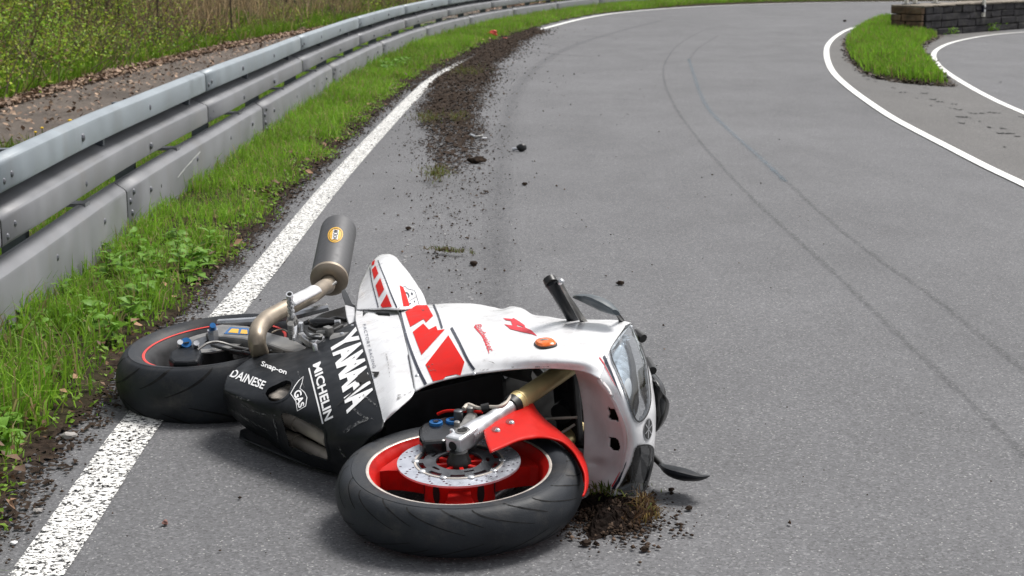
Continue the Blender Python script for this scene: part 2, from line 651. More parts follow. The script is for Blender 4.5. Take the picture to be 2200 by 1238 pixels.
def panel(name, rows, nu, nv, m, parent, holes=(), thick=.004, conv=bp, dents=(), skin=True, extra=None):
    G = loft(rows, nu, nv)
    for (dx, dy, r, a) in dents:
        q = np.exp(-((G[..., 0] - dx) ** 2 + ((G[..., 1] - dy) * 1.6) ** 2) / (r * r))
        G[..., 2] += a * q
    V = [conv(*p) for p in G.reshape(-1, 3)]
    if extra is not None:                      # a return edge past the last column
        pass
    Fc = []
    for i in range(nv - 1):
        for j in range(nu - 1):
            a = i * nu + j
            cx, cy = G[i:i + 2, j:j + 2, 0].mean(), G[i:i + 2, j:j + 2, 1].mean()
            if any(inside(h, cx, cy) for h in holes):
                continue
            Fc.append((a, a + 1, a + nu + 1, a + nu))
    # face the sky side
    n = Vector((0, 0, 0))
    for f in Fc[::7]:
        n += (V[f[1]] - V[f[0]]).cross(V[f[3]] - V[f[0]])
    if n.dot(EYE - V[len(V) // 2]) < 0:
        Fc = [tuple(reversed(f)) for f in Fc]
    if skin:
        full = []
        for i in range(nv - 1):
            for j in range(nu - 1):
                a = i * nu + j
                full.append((a, a + 1, a + nu + 1, a + nu))
        SKIN.append((V, full))
    o = obj(name, V, Fc, m, parent, smooth=True, solid=thick)
    o.data.materials.append(M['plastic'])          # bare black plastic inside, which also paints in the shade there
    o.modifiers['solid'].material_offset = 1
    return o


def bvh_of(skins):
    V, Fc = [], []
    for v, f in skins:
        o = len(V)
        V += v
        Fc += [tuple(i + o for i in q) for q in f]
    return BVHTree.FromPolygons([tuple(v) for v in V], Fc)


def lay(name, bm, m, parent, tree, off=.0015, maxlen=9., conv=None):
    """bm holds a flat shape measured on the picture; lay it on the bodywork as thin film"""
    for _ in range(4):
        es = [e for e in bm.edges if e.calc_length() > maxlen]
        if not es:
            break
        bmesh.ops.subdivide_edges(bm, edges=es, cuts=1)
        bmesh.ops.triangulate(bm, faces=bm.faces[:])
    L = origin(parent)
    dead = []
    for v in bm.verts:
        d = ray(v.co.x, v.co.y).normalized()
        hit, n, i, dist = tree.ray_cast(EYE, d)
        if hit is None:
            dead.append(v)
            continue
        if n.dot(d) > 0:
            n = -n
        v.co = hit + n * off - L
    bmesh.ops.delete(bm, geom=dead, context='VERTS')
    for f in bm.faces:
        f.normal_update()
        if f.normal.dot(EYE - L - f.calc_center_median()) < 0:
            f.normal_flip()
    me = bpy.data.meshes.new(name)
    bm.to_mesh(me)
    bm.free()
    return link(name, me, parent, m, True)


def poly_bm(outer, holes=()):
    bm = bmesh.new()
    loops = [[Vector((p[0], p[1], 0)) for p in outer]] + [[Vector((p[0], p[1], 0)) for p in h] for h in holes]
    flat = [bm.verts.new(p) for l in loops for p in l]
    for t in tessellate_polygon(loops):
        try:
            bm.faces.new([flat[i] for i in t])
        except ValueError:
            pass
    return bm


def stroke_bm(pts, w0, w1=None, closed=False):
    """ribbon along measured points, width in picture units"""
    w1 = w0 if w1 is None else w1
    P = [np.array(p, float) for p in pts]
    bm = bmesh.new()
    prev = None
    n = len(P)
    first = None
    for i in range(n):
        if closed:
            t = P[(i + 1) % n] - P[i - 1]
        else:
            t = P[min(i + 1, n - 1)] - P[max(i - 1, 0)]
        t = t / (np.linalg.norm(t) + 1e-9)
        nn = np.array([-t[1], t[0]])
        w = (w0 + (w1 - w0) * i / max(n - 1, 1)) / 2
        a = bm.verts.new((*(P[i] + nn * w), 0))
        b = bm.verts.new((*(P[i] - nn * w), 0))
        if prev:
            bm.faces.new((prev[0], a, b, prev[1]))
        else:
            first = (a, b)
        prev = (a, b)
    if closed:
        bm.faces.new((prev[0], first[0], first[1], prev[1]))
    return bm


def text_mesh(txt, bold=0.02, shear=0., spacing=1.):
    cu = bpy.data.curves.new('text', 'FONT')
    cu.body = txt
    cu.offset = bold
    cu.shear = shear
    cu.space_character = spacing
    cu.resolution_u = 3
    o = bpy.data.objects.new('text', cu)
    C.objects.link(o)
    dg = bpy.context.evaluated_depsgraph_get()
    me = bpy.data.meshes.new_from_object(o.evaluated_get(dg))
    bm = bmesh.new()
    bm.from_mesh(me)
    bpy.data.objects.remove(o)
    bpy.data.curves.remove(cu)
    bpy.data.meshes.remove(me)
    bmesh.ops.triangulate(bm, faces=bm.faces[:])
    return bm


def text_bm(txt, base, top, **k):
    """lettering stretched between a base line and a top line"""
    bm = text_mesh(txt, **k)
    xs = [v.co.x for v in bm.verts]
    ys = [v.co.y for v in bm.verts]
    x0, x1, y0, y1 = min(xs), max(xs), min(ys), max(ys)
    nb = 64
    B, T = catmull(base, nb), catmull(top, nb)

    def at(A, s):
        f = s * (nb - 1)
        i = min(int(f), nb - 2)
        return A[i] * (1 - f + i) + A[i + 1] * (f - i)
    for v in bm.verts:
        s = (v.co.x - x0) / (x1 - x0)
        t = (v.co.y - y0) / (y1 - y0)
        p = at(B, s) * (1 - t) + at(T, s) * t
        v.co = (p[0], p[1], 0)
    return bm


def flat_shape(outlines, thick, frame, lat):
    """2-D outlines (first outer, rest holes) -> solid plate in a wheel frame (o, ex, ey, n)"""
    cu = bpy.data.curves.new('shape', 'CURVE')
    cu.dimensions = '2D'
    cu.fill_mode = 'BOTH'
    cu.extrude = thick / 2
    for pts in outlines:
        s = cu.splines.new('POLY')
        s.points.add(len(pts) - 1)
        for q, (x, y) in zip(s.points, pts):
            q.co = (x, y, 0, 1)
        s.use_cyclic_u = True
    o = bpy.data.objects.new('shape', cu)
    C.objects.link(o)
    dg = bpy.context.evaluated_depsgraph_get()
    me = bpy.data.meshes.new_from_object(o.evaluated_get(dg))
    V = [v.co.copy() for v in me.vertices]
    Fc = [tuple(p.vertices) for p in me.polygons]
    bpy.data.objects.remove(o)
    bpy.data.curves.remove(cu)
    bpy.data.meshes.remove(me)
    o0, ex, ey, n = frame
    return [o0 + ex * v.x + ey * v.y + n * (v.z + lat) for v in V], Fc


def circ(r, n=32, cx=0., cy=0., a0=0.):
    return [(cx + r * math.cos(a0 + 2 * math.pi * i / n), cy + r * math.sin(a0 + 2 * math.pi * i / n)) for i in range(n)]


def lathe(profile, frame, n=64, closed=False):
    """profile of (r, lateral) spun round a wheel frame's axis"""
    o0, ex, ey, nn = frame
    V, Fc = [], []
    k = len(profile)
    for i in range(n):
        a = 2 * math.pi * i / n
        d = ex * math.cos(a) + ey * math.sin(a)
        for r, l in profile:
            V.append(o0 + d * r + nn * l)
    for i in range(n):
        j = (i + 1) % n
        for q in range(k if closed else k - 1):
            q2 = (q + 1) % k
            Fc.append((i * k + q, j * k + q, j * k + q2, i * k + q2))
    return V, Fc


def tube(path, rad, seg=12, caps=True, res=None):
    P = [Vector(p) for p in path]
    if res:
        P = [Vector(p) for p in catmull(P, res)]
    n = len(P)
    R = rad if hasattr(rad, '__len__') else [rad] * n
    if len(R) != n:
        R = list(np.interp(np.linspace(0, 1, n), np.linspace(0, 1, len(R)), R))
    V, Fc = [], []
    t = (P[1] - P[0]).normalized()
    x = t.orthogonal().normalized()
    for i in range(n):
        t2 = (P[min(i + 1, n - 1)] - P[max(i - 1, 0)]).normalized()
        x = (x - t2 * x.dot(t2)).normalized()
        y = t2.cross(x)
        for k in range(seg):
            a = 2 * math.pi * k / seg
            V.append(P[i] + (x * math.cos(a) + y * math.sin(a)) * R[i])
    for i in range(n - 1):
        for k in range(seg):
            k2 = (k + 1) % seg
            Fc.append((i * seg + k, i * seg + k2, (i + 1) * seg + k2, (i + 1) * seg + k))
    if caps:
        Fc.append(tuple(reversed(range(seg))))
        Fc.append(tuple((n - 1) * seg + k for k in range(seg)))
    return V, Fc


def prism(pts, n, depth):
    """closed outline (world points) pushed along n by depth"""
    k = len(pts)
    V = [Vector(p) for p in pts] + [Vector(p) - n * depth for p in pts]
    Fc = [tuple(range(k)), tuple(reversed(range(k, 2 * k)))]
    for i in range(k):
        j = (i + 1) % k
        Fc.append((i, i + k, j + k, j))
    return V, Fc


def boxf(o, ex, ey, ez, sx, sy, sz):
    V = []
    for z in (-1, 1):
        for y in (-1, 1):
            for x in (-1, 1):
                V.append(o + ex * (x * sx / 2) + ey * (y * sy / 2) + ez * (z * sz / 2))
    Fc = [(0, 2, 3, 1), (4, 5, 7, 6), (0, 1, 5, 4), (2, 6, 7, 3), (0, 4, 6, 2), (1, 3, 7, 5)]
    return V, Fc


def dome(o, n, r, h, seg=8):
    x = n.orthogonal().normalized()
    y = n.cross(x)
    V = []
    for rr, hh in ((1, 0), (.85, .55), (.5, .9)):
        for k in range(seg):
            a = 2 * math.pi * k / seg
            V.append(o + (x * math.cos(a) + y * math.sin(a)) * (r * rr) + n * (h * hh))
    V.append(o + n * h)
    Fc = []
    for i in range(2):
        for k in range(seg):
            k2 = (k + 1) % seg
            Fc.append((i * seg + k, i * seg + k2, (i + 1) * seg + k2, (i + 1) * seg + k))
    for k in range(seg):
        Fc.append((2 * seg + k, 2 * seg + (k + 1) % seg, 3 * seg))
    return V, Fc


def lump(o, r, sq=(1, 1, .7), seed=0, sub=2, rough=.25):
    bm = bmesh.new()
    bmesh.ops.create_icosphere(bm, subdivisions=sub, radius=1.0)
    rr = random.Random(seed)
    ph = [rr.uniform(0, 6) for _ in range(6)]
    V = []
    for v in bm.verts:
        c = v.co
        k = 1 + rough * (math.sin(3.1 * c.x + ph[0]) * math.sin(2.7 * c.y + ph[1]) + .6 * math.sin(5.3 * c.z + ph[2] + 2 * c.x)
                         + .4 * math.sin(7.9 * c.y + ph[3] - 3 * c.z))
        V.append(Vector(o) + Vector((c.x * sq[0], c.y * sq[1], c.z * sq[2])) * (r * k))
    Fc = [tuple(v.index for v in f.verts) for f in bm.faces]
    bm.free()
    return V, Fc


def join(parts):
    V, Fc = [], []
    for v, f in parts:
        o = len(V)
        V += list(v)
        Fc += [tuple(i + o for i in q) for q in f]
    return V, Fc


# smooth value noise for layouts
_tab = rng.random((256, 256))


def vnoise(x, y, s):
    x = np.asarray(x, float) / s
    y = np.asarray(y, float) / s
    xi, yi = np.floor(x).astype(int), np.floor(y).astype(int)
    fx, fy = x - xi, y - yi
    fx, fy = fx * fx * (3 - 2 * fx), fy * fy * (3 - 2 * fy)
    g = lambda a, b: _tab[a % 256, b % 256]
    return (g(xi, yi) * (1 - fx) + g(xi + 1, yi) * fx) * (1 - fy) + (g(xi, yi + 1) * (1 - fx) + g(xi + 1, yi + 1) * fx) * fy


def fbm(x, y, s):
    return .5 * vnoise(x, y, s) + .3 * vnoise(x + 7.3, y + 1.7, s / 2.3) + .2 * vnoise(x + 3.1, y + 9.2, s / 5.1)


class Curve2:
    def __init__(self, pts, n=400):
        self.p = np.array(catmull(pts, n))
        d = np.linalg.norm(np.diff(self.p, axis=0), axis=1)
        self.s = np.concatenate([[0], np.cumsum(d)])
        self.len = self.s[-1]

    def at(self, s):
        s = np.clip(s, 0, self.len)
        return np.array([np.interp(s, self.s, self.p[:, 0]), np.interp(s, self.s, self.p[:, 1])]).T

    def tan(self, s):
        a, b = self.at(np.asarray(s) - .1), self.at(np.asarray(s) + .1)
        t = b - a
        return t / np.linalg.norm(t, axis=-1, keepdims=True)

    def off(self, s, d):
        """d > 0 to the right of travel"""
        t = self.tan(s)
        p = self.at(s)
        d = np.asarray(d)
        return p + np.stack([t[..., 1] * d, -t[..., 0] * d], -1)

    def s_at_y(self, y):
        return float(np.interp(y, self.p[:, 1], self.s))


RAIL = Curve2([(-1.62, 1.0), (-1.72, 3.4), (-1.77, 5.54), (-1.83, 7.58), (-1.82, 11.65), (-1.76, 16.2), (-1.56, 20.9), (-1.17, 25.4),
               (-.50, 30.0), (.52, 34.8), (2.44, 41.5), (4.8, 45.6), (9.5, 48.6), (16, 49.6), (30, 50.2), (60, 51)], 900)
LINE = Curve2([(-1.04, 1.0), (-1.06, 3.39), (-1.095, 4.6), (-1.085, 7.1), (-1.075, 9.5), (-1.035, 12.0), (-.95, 15.6), (-.86, 18.0),
               (-.56, 21.4), (-.12, 25.5), (.50, 29.6), (2.1, 36.9), (4.1, 41.4), (6.3, 44.3), (9.3, 46.4), (14.8, 47.4),
               (30, 48.0), (60, 49)], 900)


def strip(name, curve, s0, s1, width, z, m, step=.25, wear=None, parent=None, across=1):
    n = max(2, int((s1 - s0) / step) + 1)
    V, Fc, W = [], [], []
    for i, s in enumerate(np.linspace(s0, s1, n)):
        for k in range(across + 1):
            p = curve.off(s, -width / 2 + width * k / across)
            V.append((p[0], p[1], z))
            W.append(wear(s, k / across) if wear else 0.)
    for i in range(n - 1):
        for k in range(across):
            a = i * (across + 1) + k
            Fc.append((a, a + 1, a + across + 2, a + across + 1))
    o = obj(name, V, Fc, m, parent)
    a = o.data.attributes.new('wear', 'FLOAT', 'POINT')
    a.data.foreach_set('value', np.array(W, dtype=np.float32))
    return o
# ==== PART2 ====
# ================================================================== THE SETTING
# ground, road, path, verge, bank
V = [(-400, -400, -.06), (400, -400, -.06), (400, 400, -.06), (-400, 400, -.06)]
struct(obj('ground', V, [(0, 1, 2, 3)], M['ground']))

ss = np.linspace(0, RAIL.len, 260)
rp = RAIL.off(ss, np.full(len(ss), .15))
V, Fc = [(-1.5, -12, 0), (80, -12, 0)], []
for p in rp:
    V += [(p[0], p[1], 0), (80, p[1], 0)]
for i in range(len(rp)):
    Fc.append((2 * i, 2 * i + 1, 2 * i + 3, 2 * i + 2))
struct(obj('road', V, Fc, M['asphalt']))

_lp = LINE.p
vw = np.array([np.min(np.hypot(*(_lp - RAIL.at(s)).T)) for s in ss])


def verge_w(s):
    p = RAIL.at(s)
    return np.interp(s, ss, vw) - .15 - .10 * fbm(p[..., 0] * 1.0 + s, p[..., 1], .9) + .035 * np.sin(np.asarray(s) * 5.3)


# verge: slightly raised strip of soil in front of and under the rail
nd = 14
sv = np.linspace(0, RAIL.len * .8, 420)
V, Fc = [], []
for i, s in enumerate(sv):
    w = float(verge_w(s)) - .03
    for k in range(nd):
        f = k / (nd - 1)
        d = -.45 + (w + .45) * f
        p = RAIL.off(s, d)
        e = min(1, (1 - f) * 5)
        V.append((p[0], p[1], .006 + .035 * e * (.6 + .8 * float(fbm(p[0], p[1], .25)))))
for i in range(len(sv) - 1):
    for k in range(nd - 1):
        a = i * nd + k
        Fc.append((a, a + 1, a + nd + 1, a + nd))
struct(obj('verge', V, Fc, M['verge'], smooth=True))

# the old road behind the rail
V, Fc = [], []
for s in sv:
    for d in (-.44, -1.2, -2.0, -2.8, -3.4):
        p = RAIL.off(s, d)
        V.append((p[0], p[1], .004 + (.05 if d < -3 else 0)))
for i in range(len(sv) - 1):
    for k in range(4):
        a = i * 5 + k
        Fc.append((a, a + 1, a + 6, a + 5))
struct(obj('path', V, Fc, M['path']))


def bank_h(s, d):
    """height of the bank at distance d (negative) behind the rail"""
    e = np.maximum(0, -d - 2.95)
    p = RAIL.off(s, d)
    return .012 + .30 * e * np.minimum(1, e / 1.2) + .25 * (fbm(p[..., 0], p[..., 1], 1.3) - .4) * np.minimum(1, e / .8)


nb = 40
V, Fc = [], []
for s in sv:
    dd = -2.75 - np.linspace(0, 1, nb) ** 1.5 * 22
    p = RAIL.off(np.full(nb, s), dd)
    h = bank_h(np.full(nb, s), dd)
    V += [(a[0], a[1], b) for a, b in zip(p, h)]
for i in range(len(sv) - 1):
    for k in range(nb - 1):
        a = i * nb + k
        Fc.append((a, a + 1, a + nb + 1, a + nb))
struct(obj('bank', V, Fc, M['bank'], smooth=True))

# ------------------------------------------------------------------ painted lines
s_a, s_b = LINE.s_at_y(1.2), LINE.s_at_y(21.6)


def wear_near(s, t):
    y = LINE.at(s)[1]
    a = 0.0
    if y > 19:
        a += .10 * (y - 19) / 2.6
    a += .02 * float(fbm(s, t * 3, .5))
    if t in (0., 1.):
        a += .035
    return a


struct(strip('edge_line', LINE, s_a, s_b, .125, .006, M['line'], .08, wear_near, across=6))
struct(strip('edge_line', LINE, LINE.s_at_y(29.3), LINE.len, .105, .006, M['line_far'], .3, lambda s, t: 0., across=1))
inner_px = [(1905, 47), (1875.8, 52), (1829, 62), (1798, 77.6), (1780, 95.7), (1775.5, 113.8), (1780, 137), (1793, 160), (1824, 189),
            (1865.5, 219.8), (1912, 250.8), (1958.5, 276.6), (2036, 316.7), (2120, 360), (2200, 398), (2330, 463), (2600, 590), (3400, 930)]
INNER = Curve2([tuple(gp(*p))[:2] for p in inner_px], 500)
struct(strip('inner_line', INNER, 0, INNER.len, .076, .007, M['line_far'], .2, lambda s, t: 0.))
side_px = [(2330, 61), (2200, 69.8), (2139.5, 75), (2087.8, 82.7), (2043.8, 93), (2015.4, 106), (2005.8, 119), (2012.8, 137), (2036, 157.7),
           (2087.8, 190), (2144.6, 219.7), (2200, 244), (2400, 330), (2800, 470), (3600, 700)]
SIDE = Curve2([tuple(gp(*p))[:2] for p in side_px], 500)
struct(strip('side_line', SIDE, 0, SIDE.len, .070, .007, M['line_far'], .2, lambda s, t: 0.))

# paved wedge between the two lines
M['wedge'] = asphalt('asphalt_wedge', (.128, .124, .120), (.24, .235, .225), (.085, .08, .075), .2, .1)
a = [tuple(INNER.off(s, -.02)) for s in np.linspace(.5, INNER.len, 90)]
b = [tuple(SIDE.at(s)) for s in np.linspace(2.5, SIDE.len, 90)]
V = [(*p, .0028) for p in a] + [(*p, .0028) for p in b]
Fc = [(i, 90 + i, 91 + i, i + 1) for i in range(89)]
struct(obj('paved_wedge', V, Fc, M['wedge']))

# ------------------------------------------------------------------ rubber marks, smear, scratches, cracks


def mark(name, px, width, m, label, z=.0045, wear=None, cat='tyre mark'):
    c = Curve2([tuple(gp(*p))[:2] for p in px], 300)
    o = strip(name, c, 0, c.len, width, z, m, .15, wear or (lambda s, t: .12 * (abs(t - .5) * 2)), across=4)
    return tag(o, label, cat)


mark('tyre_mark', [(1062, 700), (1068, 600), (1069, 500), (1075, 380), (1090, 260), (1115, 190), (1160, 140), (1230, 100), (1330, 68), (1420, 45)],
     .16, M['skid_faint'], 'wide faint tyre mark passing right beside the soil spill', .0045)
mark('tyre_mark', [(1560, 55), (1520, 63), (1460, 95), (1432, 130), (1425, 162), (1447, 224), (1498, 297), (1594, 405), (1696, 501), (1809, 603), (1967, 755), (2090, 870), (2230, 1010)],
     .036, M['skid'], 'left and longer of two thin dark tyre marks curving through the bend', .0045)
mark('tyre_mark', [(1543, 77), (1500, 105), (1480, 130)], .06, M['skid_faint'], 'short far end of the right thin tyre mark', .0045)
mark('paint_smear', [(1480, 128), (1487, 150), (1515, 224), (1560, 275), (1617, 326), (1660, 365), (1688, 392)], .05, M['skid_blue'],
     'bluish smear along the right thin tyre mark in the bend', .0050, cat='smear')
mark('tyre_mark', [(1660, 365), (1700, 400), (1780, 473), (1894, 563), (2007, 642), (2148, 755), (2300, 880)], .036, M['skid'],
     'right thin dark tyre mark fading out towards the near right', .0040)
mark('scratch', [(940, 440), (948, 480), (965, 530), (985, 590), (1010, 640), (1022, 665)], .02, M['scratch'],
     'thin white scratch line on the asphalt behind the motorcycle', .0055, cat='scratch')
mark('scratch', [(885, 480), (880, 520), (868, 570)], .03, M['scratch'], 'pale scrape on the asphalt above the tail of the motorcycle', .0055, cat='scratch')

for px, lab in [([(1090, 108), (1140, 112), (1200, 118), (1270, 123)], 'long thin drag streak of soil running right from the spill'), ([(1120, 91), (1160, 95), (1202, 103)], 'short drag streak of soil near the far end of the spill'),
                ([(1088, 122), (1105, 127), (1130, 133)], 'short curved drag streak of soil below the long one'), ([(1145, 66), (1165, 70), (1190, 76)], 'drag streak of soil where the far white line begins')]:
    mark('soil_streak', px, .12, M['streak'], lab, .0055, lambda s, t: .16 * abs(t - .5) * 2, cat='soil streak')
rr = random.Random(3)
cr = []
for (x, y, l, w) in [(1865, 172, 12, 1.4), (1880, 176, 8, 1.4), (1940, 200, 22, 1.3), (1985, 201, 18, 1.8), (1970, 213, 5, 1.4), (2003, 214, 16, 2.2), (2020, 220, 20, 1.3), (2050, 225, 14, 1.2),
                     (2035, 231, 12, 1.5), (2055, 236, 30, 1.2), (2070, 253, 34, 2.2), (2065, 266, 18, 2.2), (2110, 245, 14, 1.5), (2135, 244, 30, 1.2), (2090, 245, 20, 1.3),
                     (2125, 275, 12, 2.4), (2155, 278, 16, 2.0), (2160, 288, 40, 1.6), (2185, 294, 16, 1.5), (2000, 228, 10, 1.2), (2015, 126, 10, 1.4), (1920, 190, 12, 1.2),
                     (2150, 178, 8, 1.2), (1850, 155, 10, 1.5), (2160, 318, 8, 1.6), (2195, 253, 14, 2.2), (1990, 190, 12, 1.2), (2105, 262, 10, 1.6)]:
    P = []
    n = max(3, int(l / 4))
    for i in range(n + 1):
        P.append((x - l / 2 + l * i / n + rr.uniform(-1, 1), y + l * .08 * (i / n - .5) + rr.uniform(-1.2, 1.2)))
    q = [gp(*p) for p in P]
    V = []
    for i, p in enumerate(q):
        k = w / 130 * (1 if 0 < i < n else .3) * 2.2
        V += [(p.x, p.y - k, .0065), (p.x, p.y + k, .0065)]
    cr.append((V, [(2 * i, 2 * i + 2, 2 * i + 3, 2 * i + 1) for i in range(n)]))
o = obj('road_cracks', *join(cr), M['crack'])
stuff(o, 'short dark cracks in the pale asphalt below the grass island', 'cracks')

# ------------------------------------------------------------------ guard rail
guard = thing('guard_rail', 'long galvanised guard rail with two beams and a deep skirt panel along the left verge', 'guard rail',
              tuple(Vector((*RAIL.at(RAIL.s_at_y(5.5)), 0))))
TOP = [(-.14, .60), (-.14, .556), (-.012, .546), (-.002, .551), (0, .559), (0, .640), (-.003, .650), (-.010, .657), (-.036, .665), (-.05, .664), (-.056, .65)]  # rear bottom flange added to shade the gap under the beam
MID = [(-.10, .388), (-.10, .369), (-.012, .360), (-.002, .365), (0, .374), (0, .450), (-.003, .460), (-.010, .467), (-.105, .506), (-.122, .509), (-.126, .560)]  # upright back lip added to close the gap off from light
SKT = [(-.004, -.01), (0, .01), (0, .246), (-.003, .256), (-.010, .263), (-.052, .292), (-.064, .294), (-.075, .280)]


def beam(name, prof, s0, s1, m):
    n = max(2, int((s1 - s0) / .5) + 1)
    k = len(prof)
    V, Fc = [], []
    for i, s in enumerate(np.linspace(s0, s1, n)):
        lip = .0035 * (1 - i / (n - 1))              # each panel laps over its neighbour
        j = .004 * math.sin(s * 1.7 + len(name))
        for (d, z) in prof:
            p = RAIL.off(s, d + lip + j)
            V.append((p[0], p[1], z))
    for i in range(n - 1):
        for q in range(k - 1):
            a = i * k + q
            Fc.append((a, a + k, a + k + 1, a + 1))
    o = obj(name, V, Fc, m, guard, smooth=18, solid=.003, solid_off=1)
    return o


_bv, _bf = dome(Vector((0, 0, 0)), Vector((0, 0, 1)), .016, .010, 8)
bolt_me = bpy.data.meshes.new('bolt')
bolt_me.from_pydata(_bv, [], _bf)
bolt_me.materials.append(M['bolt'])
hole_me = bpy.data.meshes.new('bolt_hole')
hole_me.from_pydata(*[x if i == 0 else x for i, x in enumerate((dome(Vector((0, 0, 0)), Vector((0, 0, 1)), .012, .0015, 8)[0], []))],
                    dome(Vector((0, 0, 0)), Vector((0, 0, 1)), .012, .0015, 8)[1])
hole_me.materials.append(M['hole'])


def put_bolt(parent, s, d, z, me=None, name='bolt', sc=1.):
    o = bpy.data.objects.new(name, me or bolt_me)
    C.objects.link(o)
    o.parent = parent
    t = RAIL.tan(np.array([s]))[0]
    n = Vector((t[1], -t[0], 0))
    p = RAIL.off(s, d)
    o.location = Vector((p[0], p[1], z)) - guard.location
    o.rotation_euler = n.to_track_quat('Z', 'Y').to_euler()
    o.scale = (sc, sc, sc)


s75 = RAIL.s_at_y(7.58)
L4 = 4.2
for i in range(-2, 13):
    s0, s1 = s75 + i * L4, s75 + (i + 1) * L4 - .007
    if s0 < 0:
        s0 = .05
    o = beam('skirt_panel', SKT, s0, s1, M['zinc2'])
    near = s0 < 34
    if near:
        for q, (ds, z) in enumerate([(.05, .20), (.13, .235), (.08, .14), (.13, .085), (.05, .055)]):
            put_bolt(o, s0 + ds, .003 + .003, z)
        for ds in (.52, 1.75, 2.85, 3.72):
            put_bolt(o, s0 + ds, .003, .19)
        for ds in (.78, 2.05, 3.42):
            put_bolt(o, s0 + ds, .002, .17, hole_me, 'bolt_hole')
s88 = RAIL.s_at_y(9.7)
for i in range(-2, 12):
    s0, s1 = s88 + i * L4, s88 + (i + 1) * L4 - .007
    if s0 < 0:
        s0 = .05
    a = beam('top_beam', TOP, s0, s1, M['zinc'])
    b = beam('middle_beam', MID, s0, s1, M['zinc2'])
    if s0 < 34:
        for ds in (.06, .16):
            put_bolt(a, s0 + ds, .005, .585 + .012 * (ds > .1), sc=.8)
            put_bolt(b, s0 + ds, .005, .390 + .030 * (ds > .1), sc=.8)
        for ds in (1.28, 2.65):
            put_bolt(a, s0 + ds, .003, .60, sc=1.15)
            put_bolt(b, s0 + ds, .003, .405, sc=1.15)


def shade_joint(prof, s):
    V, Fc = [], []
    q = [(d - .005, z) for d, z in prof]
    for ds in (-.05, .05):
        for (d, z) in q:
            p = RAIL.off(s + ds, d)
            V.append((p[0], p[1], z - (.004 if d < -.005 else 0)))
    k = len(q)
    Fc = [(i, k + i, k + i + 1, i + 1) for i in range(k - 1)]
    obj('joint_shade', V, Fc, M['hole'], guard)  # black sheet added behind the joint so its gap reads as shade


for i in range(-1, 12):
    shade_joint(SKT, s75 + i * L4 - .008)
    shade_joint(TOP, s88 + i * L4 - .008)
    shade_joint(MID, s88 + i * L4 - .008)
# a bright scrape on one of the skirt panels
V = []
for k, s in enumerate(np.linspace(RAIL.s_at_y(8.75), RAIL.s_at_y(9.75), 14)):
    p = RAIL.off(s, .0085 - .004 * (k / 13))
    z = .16 + .085 * (k / 13) ** .8
    V += [(p[0], p[1], z - .003 - .002 * (k % 3)), (p[0], p[1], z + .003)]
obj('scrape', V, [(2 * k, 2 * k + 2, 2 * k + 3, 2 * k + 1) for k in range(13)], mat('bare_scrape', (.55, .55, .55), .5), guard)


def rail_box(name, s, d, z0, z1, ls, ld, m):
    p = RAIL.off(s, d)
    t = RAIL.tan(np.array([s]))[0]
    ex, ey = Vector((t[0], t[1], 0)), Vector((t[1], -t[0], 0))
    return obj(name, *boxf(Vector((p[0], p[1], (z0 + z1) / 2)), ex, ey, Vector((0, 0, 1)), ls, ld, z1 - z0), m, guard)


for k in range(0, 25):
    s = s75 - 7.3 + k * 2.04
    if s < .2:
        continue
    rail_box('post', s, -.20, -.1, .60, .055, .10, M['zinc_dark'])
    rail_box('spacer_bracket', s + .02, -.125, .515, .552, .05, .12, M['zinc_dark'])
    rail_box('spacer_bracket', s + 1.0, -.075, .494, .553, .035, .05, M['zinc_dark'])
    rail_box('skirt_bracket', s + .55, -.10, .285, .30, .09, .14, M['zinc2'])

# ------------------------------------------------------------------ soil thrown across the road
soil_px = [(1150, 60), (1172, 70), (1140, 80), (1122, 92), (1108, 107), (1092, 122), (1066, 138), (1062, 165), (1052, 200), (1035, 225), (1026, 250),
           (1040, 290), (1028, 330), (1000, 350), (985, 372), (955, 372), (935, 345), (918, 318), (925, 290), (905, 262), (905, 235), (912, 212),
           (925, 190), (905, 190), (872, 198), (890, 180), (930, 155), (975, 130), (1000, 115), (1040, 95), (1060, 80), (1110, 70)]
SOIL = [tuple(gp(*p))[:2] for p in soil_px]
TRAIL = [tuple(gp(*p))[:2] for p in [(905, 330), (1030, 330), (1050, 420), (1030, 560), (985, 600), (930, 560), (905, 440)]]


def seg_dist(P, X, Y):
    D = np.full(X.shape, 1e9)
    n = len(P)
    for i in range(n):
        a, b = np.array(P[i]), np.array(P[(i + 1) % n])
        ab = b - a
        t = np.clip(((X - a[0]) * ab[0] + (Y - a[1]) * ab[1]) / (ab @ ab + 1e-9), 0, 1)
        D = np.minimum(D, np.hypot(X - a[0] - t * ab[0], (Y - a[1] - t * ab[1]) * .35))
    return D


def in_poly(P, X, Y):
    c = np.zeros(X.shape, bool)
    n = len(P)
    j = n - 1
    for i in range(n):
        xi, yi = P[i]
        xj, yj = P[j]
        k = ((yi > Y) != (yj > Y)) & (X < (xj - xi) * (Y - yi) / (yj - yi + 1e-12) + xi)
        c ^= k
        j = i
    return c


